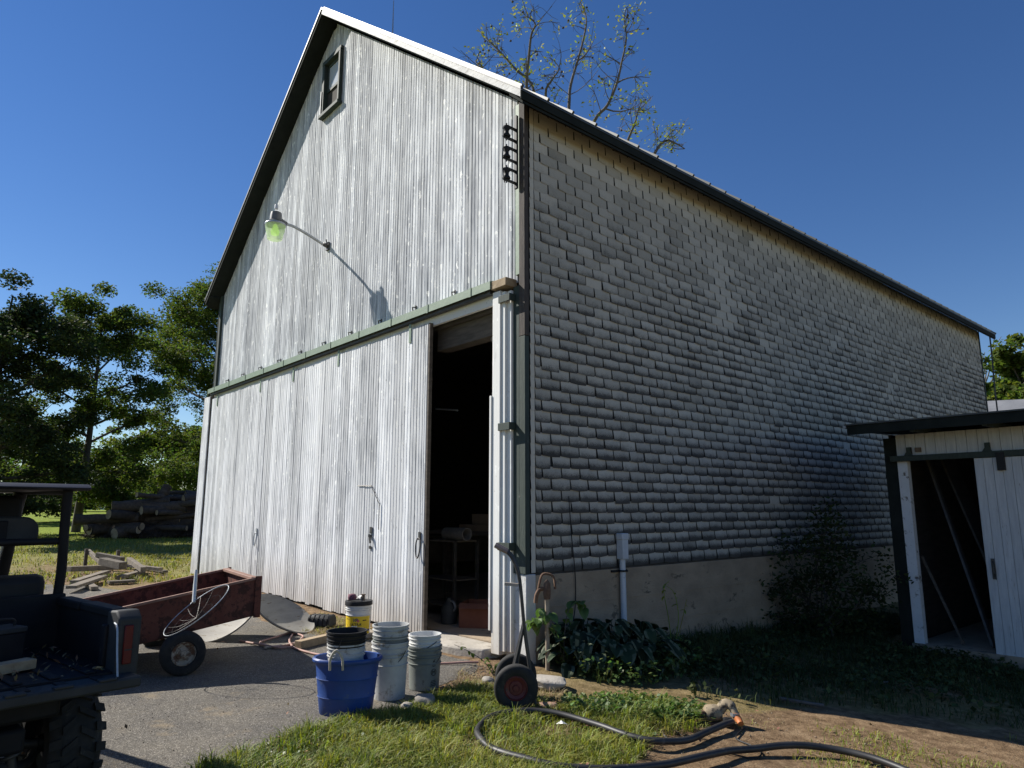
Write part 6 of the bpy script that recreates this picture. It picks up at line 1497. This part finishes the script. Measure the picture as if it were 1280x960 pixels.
def stem_plant(name, label, base, paths, leaves, lm=SL, sc=1.0, r=0.006, m=M_TWIG, every=1):
    t = thing(name, label, 'plant', base); st_ = MB()
    for pts in paths:
        P = smooth_path([Vector(p) for p in pts], 4); st_.tube(P, [r * (1 - 0.6 * k / len(P)) for k in range(len(P))], 5)
        for k in range(leaves):
            p = P[int(rg.uniform(0.25, 1.0) * (len(P) - 1))]
            o = bpy.data.objects.new('leaf', lm[k % len(lm)]); col.objects.link(o); o.parent = t; o.location = p
            o.rotation_euler = (rg.uniform(-0.4, 0.4), rg.uniform(-0.3, 0.8), rg.uniform(0, 6.28)); q = sc * rg.uniform(0.6, 1.3); o.scale = (q, q, q)
    st_.obj('stem', m, t); return t
stem_plant('vine', 'leafy vine scrambling over the rusty hydrant pipe', (0.36, 0.12, gz(0.36, 0.12)), [[(0, 0.1, 0), (-0.02, 0.05, 0.3), (-0.06, -0.05, 0.55), (-0.10, -0.14, 0.62)], [(0, 0.1, 0), (0.02, 0.1, 0.35), (0.03, 0.16, 0.6), (0.02, 0.30, 0.66), (0.04, 0.40, 0.55)], [(0, 0.05, 0.3), (-0.12, -0.15, 0.5), (-0.14, -0.22, 0.42)]], 13, SLd, 1.1)
stem_plant('weed', 'thin weed with pale curling flower stalks by the conduit', (0.45, 1.95, gz(0.45, 1.95)), [[(0, 0, 0), (0, -0.05, 0.4), (0.02, -0.15, 0.75), (0.03, -0.05, 0.86)], [(0, 0, 0), (0.03, 0.1, 0.4), (0.02, 0.05, 0.7), (0.0, -0.08, 0.8)], [(0, 0, 0), (0.0, 0.2, 0.35), (0.05, 0.25, 0.62)]], 5, [leaf_mesh('leaf', 0.06, 0.03, 0.6, (M_LEAFY, M_LEAFY), False)], 1.0, 0.006, M_LEAFY)
pw = ground(618, 846)
stem_plant('weed', 'small leafy weed growing by the apron beside the hand truck', rzp(pw), [[(0, 0, 0), (-0.06, -0.08, 0.14), (-0.16, -0.2, 0.24), (-0.26, -0.3, 0.30)], [(0, 0, 0), (-0.02, -0.03, 0.12), (-0.03, -0.10, 0.20)], [(0, 0, 0), (0.03, 0.0, 0.10), (0.05, 0.06, 0.16)]], 9, SL, 0.55, 0.005)
pw = ground(725, 812)
stem_plant('sapling', 'bright yellow-green sapling tip among the hosta leaves', (pw.x, pw.y, pw.z), [[(0, 0, 0), (0, 0.02, 0.2), (0.02, 0.03, 0.34)]], 9, [leaf_mesh('leaf', 0.09, 0.05, 0.6, (M_LEAFY, M_LEAFY), False)], 0.9)

# dark shrub in the gap between barn and shed
sb_ = thing('shrub', 'dark leafy shrub in the gap between barn and shed', 'shrub', (0.62, 5.2, gz(0.62, 5.2)))
rg2 = np.random.default_rng(8); mb = MB(); ends = []
def shp(px, py, yy): q = on_y(px, py, yy); return Vector(q) - Vector((0.62, 5.2, gz(0.62, 5.2)))
targets = [(1035, 655, 5.5), (1020, 675, 5.4), (1060, 690, 5.6), (985, 700, 5.1), (975, 735, 5.0), (1000, 740, 5.1), (1030, 720, 5.3), (1080, 735, 5.3), (1098, 742, 5.2), (1060, 740, 5.2), (970, 770, 4.9), (1010, 775, 5.0), (1040, 770, 5.1), (1045, 670, 5.6), (1025, 700, 5.4)]
for px, py, yy in targets:
    e = shp(px, py, yy); pts = limb_tube(mb, (rg2.normal() * 0.08, rg2.normal() * 0.08, 0), e, 0.018, 0.006, 0.12, rg2, 6, 5); ends.append(e); ends.append(pts[3])
    for k in range(3):
        e2 = e + Vector(rg2.normal(size=3)) * 0.16; limb_tube(mb, pts[4], e2, 0.006, 0.003, 0.03, rg2, 3, 4); ends.append(e2)
mb.obj('stems', M_BARK, sb_)
E_ = np.array(ends); n_ = 4200; ci = rg2.integers(0, len(E_), n_); P = E_[ci] + rg2.normal(size=(n_, 3)) * np.array([0.11, 0.13, 0.085]); P = P[P[:, 2] > 0.02]
V_, F_ = leaf_quads(P, 0.065, rg2, asp=0.6); np_mesh('foliage', V_, F_, M_LEAFD, sb_)

# ================================================================== GRASS AND GROUND COVER
def scatter(poly, n_, rg, dens=None):
    xs = [p[0] for p in poly]; ys = [p[1] for p in poly]; X = rg.uniform(min(xs), max(xs), n_ * 3); Y = rg.uniform(min(ys), max(ys), n_ * 3)
    k = inside_np(poly, X, Y); X, Y = X[k], Y[k]
    if dens is not None:
        k = rg.random(len(X)) < dens(X, Y); X, Y = X[k], Y[k]
    return X[:n_], Y[:n_]
_nz = np.vectorize(lambda a_, b_, s_: noise.noise(Vector((a_ * s_, b_ * s_, 4.4))))
def ground_h(X, Y):
    return gz_np(X, Y) + 0.022 * np.vectorize(lambda a_, b_: noise.fractal(Vector((a_ * 1.3, b_ * 1.3, 0.3)), 1.0, 2.0, 5))(X, Y)
def blades(name, label, X, Y, h0, h1, w_, m, rg, lean_=0.6):
    n_ = len(X); Z = ground_h(X, Y) - 0.006; B = np.stack([X, Y, Z], 1); an = rg.uniform(0, 6.283, n_); d = np.stack([np.cos(an), np.sin(an), 0 * an], 1); s_ = np.stack([-np.sin(an), np.cos(an), 0 * an], 1)
    h_ = rg.uniform(h0, h1, n_) * (0.75 + 0.5 * np.clip(_nz(X, Y, 2.5) + 0.5, 0, 1)); ln_ = rg.uniform(0.1, lean_, n_) * h_; ww = (w_ * rg.uniform(0.6, 1.4, n_))[:, None]
    up_v = np.array([0, 0, 1.0])
    m1 = B + d * (ln_ * 0.35)[:, None] + up_v * (h_ * 0.6)[:, None]; tp = B + d * ln_[:, None] * 1.25 + up_v * h_[:, None] * (0.95 - 0.25 * (ln_ / h_))[:, None]
    V_ = np.stack([B - s_ * ww * 0.5, B + s_ * ww * 0.5, m1 + s_ * ww * 0.42, m1 - s_ * ww * 0.42, tp + s_ * ww * 0.08, tp - s_ * ww * 0.08], 1).reshape(-1, 3)
    k = np.arange(n_)[:, None] * 6; F_ = np.concatenate([k + np.array([[0, 1, 2, 3]]), k + np.array([[3, 2, 4, 5]])], 1).reshape(-1, 4)
    return tag(np_mesh(name, V_, F_, m), label, 'grass', kind='stuff')
rg = np.random.default_rng(77)
X, Y = scatter(GRASS, 76000, rg, lambda a_, b_: np.clip(0.72 + 1.1 * _nz(a_, b_, 1.6), 0.06, 1) * np.clip(1.25 - np.maximum(0, a_ - 1.75 + 0.35 * np.minimum(0, b_ + 0.6)) * 1.9, 0.04, 1))
blades('grass', 'green lawn grass in front of the buckets', X, Y, 0.025, 0.11, 0.0065, M_GRASS, rg, 1.1)
X, Y = scatter(GRASS, 9000, rg, lambda a_, b_: np.clip(0.45 - 1.2 * _nz(a_, b_, 1.6), 0.05, 1))
blades('dry_grass', 'dry straw-coloured grass among the lawn', X, Y, 0.02, 0.07, 0.004, M_GRASSD, rg, 1.6)
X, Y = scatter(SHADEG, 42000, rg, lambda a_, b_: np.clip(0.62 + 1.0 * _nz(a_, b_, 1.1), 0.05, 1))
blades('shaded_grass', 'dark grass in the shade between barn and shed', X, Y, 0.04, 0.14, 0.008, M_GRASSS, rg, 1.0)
X, Y = scatter(DIRT, 5200, rg, lambda a_, b_: np.clip(0.35 + 1.1 * _nz(a_, b_, 2.2), 0.03, 1))
blades('straw', 'bits of straw strewn over the bare dirt', X, Y, 0.008, 0.02, 0.004, M_GRASSD, rg, 4.0)
STRAW = [(-4.2, -0.25), (-3.9, -0.95), (-3.0, -1.15), (-2.2, -0.85), (-1.75, -0.3)]
X, Y = scatter(STRAW, 5200, rg); blades('straw', 'straw and dead grass along the foot of the barn doors', X, Y, 0.015, 0.07, 0.005, M_GRASSD, rg, 2.5)
X, Y = scatter(STRAW, 900, rg); blades('grass', 'green tufts along the foot of the barn doors', X, Y, 0.03, 0.10, 0.006, M_GRASS, rg, 1.0)
EDGE = [(0.45, -1.25), (-0.15, -0.75), (-0.3, -0.4), (0.1, -0.3), (0.9, -0.25), (1.1, -0.6), (0.8, -0.95)]
X, Y = scatter(EDGE, 3600, rg, lambda a_, b_: np.clip(0.5 + 1.1 * _nz(a_, b_, 2.2), 0.03, 1)); blades('dry_grass', 'dry weeds between the apron and the hand truck', X, Y, 0.015, 0.09, 0.005, M_GRASSD, rg, 1.6)
# lawn tufts further out
FARL = [(-9.5, -3.2), (-9.5, -0.2), (-13, 4), (-30, 6), (-30, -6), (-13, -6)]
X, Y = scatter(FARL, 26000, rg, lambda a_, b_: np.clip(1.2 - (-a_ - 9) / 26, 0.1, 1) * np.clip(0.5 + _nz(a_, b_, 0.8), 0.05, 1))
blades('lawn_grass', 'sunlit grass tufts on the lawn beyond the cart', X, Y, 0.05, 0.12, 0.018, mat('lawn_blade', (0.20, 0.225, 0.04), (0.30, 0.29, 0.08), 1.2, rough=0.7, isl=0.3, trans=0.35), rg, 1.2)
# broad leaved weeds
def weeds(name, label, poly, n_, sz, m, dens=None, hmax=0.09):
    X, Y = scatter(poly, n_, rg, dens); n2 = len(X); Xr = np.repeat(X, 7) + rg.normal(size=n2 * 7) * 0.028; Yr = np.repeat(Y, 7) + rg.normal(size=n2 * 7) * 0.028
    P = np.stack([Xr, Yr, np.repeat(ground_h(X, Y), 7) + rg.uniform(0.012, hmax, n2 * 7)], 1)
    V_, F_ = leaf_quads(P, sz, rg, flat=1.6, asp=0.75); return tag(np_mesh(name, V_, F_, m), label, 'weeds', kind='stuff')
WEED = [(1.15, -0.55), (1.45, -0.05), (1.95, 0.28), (2.25, 0.1), (2.0, -0.35), (1.75, -0.6), (1.4, -0.75)]
weeds('broadleaf_weeds', 'sunlit broad leaved weeds along the shadow edge', WEED, 420, 0.045, M_WEED)
weeds('broadleaf_weeds', 'scattered clover and weeds in the lawn', GRASS, 700, 0.032, M_WEED, lambda a_, b_: np.clip(0.3 + 1.4 * _nz(a_, b_, 1.1), 0.02, 1), 0.05)
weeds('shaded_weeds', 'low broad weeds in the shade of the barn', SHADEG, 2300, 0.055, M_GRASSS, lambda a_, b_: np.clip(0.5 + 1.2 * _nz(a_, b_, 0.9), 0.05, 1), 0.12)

# pebbles, fallen leaves and loose bits
def pebbles(name, label, poly, n_, r0, r1, m, lift=0.0, dens=None):
    X, Y = scatter(poly, n_, rg, dens); n2 = len(X); Z = gz_np(X, Y) + 0.004 + lift; rad = r0 * (r1 / r0) ** rg.random(n2)
    base = np.array([(1, 0, 0), (-1, 0, 0), (0, 1, 0), (0, -1, 0), (0, 0, 0.75), (0, 0, -0.5)], float)
    tri = np.array([(0, 2, 4), (2, 1, 4), (1, 3, 4), (3, 0, 4), (2, 0, 5), (1, 2, 5), (3, 1, 5), (0, 3, 5)])
    J = 1 + rg.uniform(-0.35, 0.35, (n2, 6, 3)); an = rg.uniform(0, 6.28, n2); c_, s_ = np.cos(an)[:, None], np.sin(an)[:, None]
    B = base[None] * J * rad[:, None, None]; V_ = np.stack([B[..., 0] * c_ - B[..., 1] * s_ + X[:, None], B[..., 0] * s_ + B[..., 1] * c_ + Y[:, None], B[..., 2] + Z[:, None]], -1)
    F_ = (np.arange(n2)[:, None, None] * 6 + tri[None]).reshape(-1, 3)
    o = np_mesh(name, V_.reshape(-1, 3), F_, m); o.data.shade_smooth(); return tag(o, label, 'gravel', kind='stuff')
M_PEB = mat('pebble', (0.15, 0.12, 0.085), (0.28, 0.23, 0.17), 30, rough=0.9, isl=0.35)
pebbles('gravel', 'small pebbles strewn on the bare dirt', DIRT, 2600, 0.003, 0.010, M_PEB, 0.0, lambda a_, b_: np.clip(0.5 + 1.2 * _nz(a_, b_, 1.3), 0.05, 1))
DR2 = [(1.2, -4.1), (0.7, -2.9), (0.5, -2.0), (0.05, -1.0), (-0.4, -0.5), (-1.8, -0.5), (-3.0, -1.1), (-5.2, -1.4), (-5, -4.2)]
pebbles('gravel', 'loose grit scattered on the asphalt', DR2, 1800, 0.0025, 0.007, M_PEB, 0.004)
EDG = [(0.95, -3.5), (0.62, -2.6), (0.55, -2.04), (0.36, -1.5), (0.1, -1.05), (-0.3, -0.45), (0.1, -0.3), (0.55, -0.9), (0.62, -1.5), (0.8, -2.1), (0.85, -2.8), (1.15, -3.5)]
pebbles('gravel', 'stony grit along the ragged edge of the asphalt', EDG, 1500, 0.004, 0.014, M_PEB, 0.004)
def litter(name, label, poly, n_, sz, m, lift):
    X, Y = scatter(poly, n_, rg); P = np.stack([X, Y, gz_np(X, Y) + lift + rg.uniform(0, 0.02, len(X))], 1)
    V_, F_ = leaf_quads(P, sz, rg, flat=3.0, asp=0.55); return tag(np_mesh(name, V_, F_, m), label, 'leaves', kind='stuff')
M_DEAD = mat('dead_leaf', (0.13, 0.075, 0.035), (0.26, 0.16, 0.075), 8, rough=0.85, isl=0.35)
litter('fallen_leaves', 'brown fallen leaves scattered in the lawn', GRASS, 130, 0.045, M_DEAD, 0.035)
litter('fallen_leaves', 'brown fallen leaves on the dirt and under the weeds', DIRT, 160, 0.04, M_DEAD, 0.012)
litter('fallen_leaves', 'dead leaves blown along the asphalt', DR2, 40, 0.04, M_DEAD, 0.016)
n_ = 260; q = [in_utv((rg.uniform(0.0, 0.95), rg.uniform(0.12, 1.2), 0.765 + rg.uniform(0, 0.012))) for _ in range(n_)]
V_, F_ = leaf_quads(np.array(q), 0.045, rg, flat=3.0, asp=0.3); tag(np_mesh('bed_debris', V_, F_, M_DEAD), 'bark chips and leaf litter on the cargo bed floor', 'litter', kind='stuff')

X, Y = scatter([(2.0, -1.4), (1.9, -0.4), (2.3, 0.25), (3.2, 1.9), (5.5, 2.6), (6.5, 1.6), (4.2, 0.2), (3.4, -1.2), (2.9, -2.2)], 9000, rg, lambda a_, b_: np.clip(-0.12 + 1.5 * _nz(a_, b_, 1.4), 0.0, 1))
blades('grass', 'thin patches of grass creeping over the bare dirt', X, Y, 0.02, 0.07, 0.006, M_GRASS, rg, 1.3)
# clumps of taller grass breaking the lawn outline
cxs, cys = scatter(GRASS, 130, rg); X = np.repeat(cxs, 38) + rg.normal(size=len(cxs) * 38) * 0.028; Y = np.repeat(cys, 38) + rg.normal(size=len(cys) * 38) * 0.028
blades('grass', 'taller grass clumps standing out of the lawn', X, Y, 0.07, 0.17, 0.006, M_GRASS, rg, 0.9)
# weeds mixed in round the hosta row and along the foundation
weeds('scruffy_weeds', 'scruffy low weeds round the hosta clumps', [(0.15, 0.1), (0.9, 0.1), (1.3, 0.5), (1.2, 1.6), (0.15, 2.3)], 260, 0.05, M_WEED, None, 0.22)
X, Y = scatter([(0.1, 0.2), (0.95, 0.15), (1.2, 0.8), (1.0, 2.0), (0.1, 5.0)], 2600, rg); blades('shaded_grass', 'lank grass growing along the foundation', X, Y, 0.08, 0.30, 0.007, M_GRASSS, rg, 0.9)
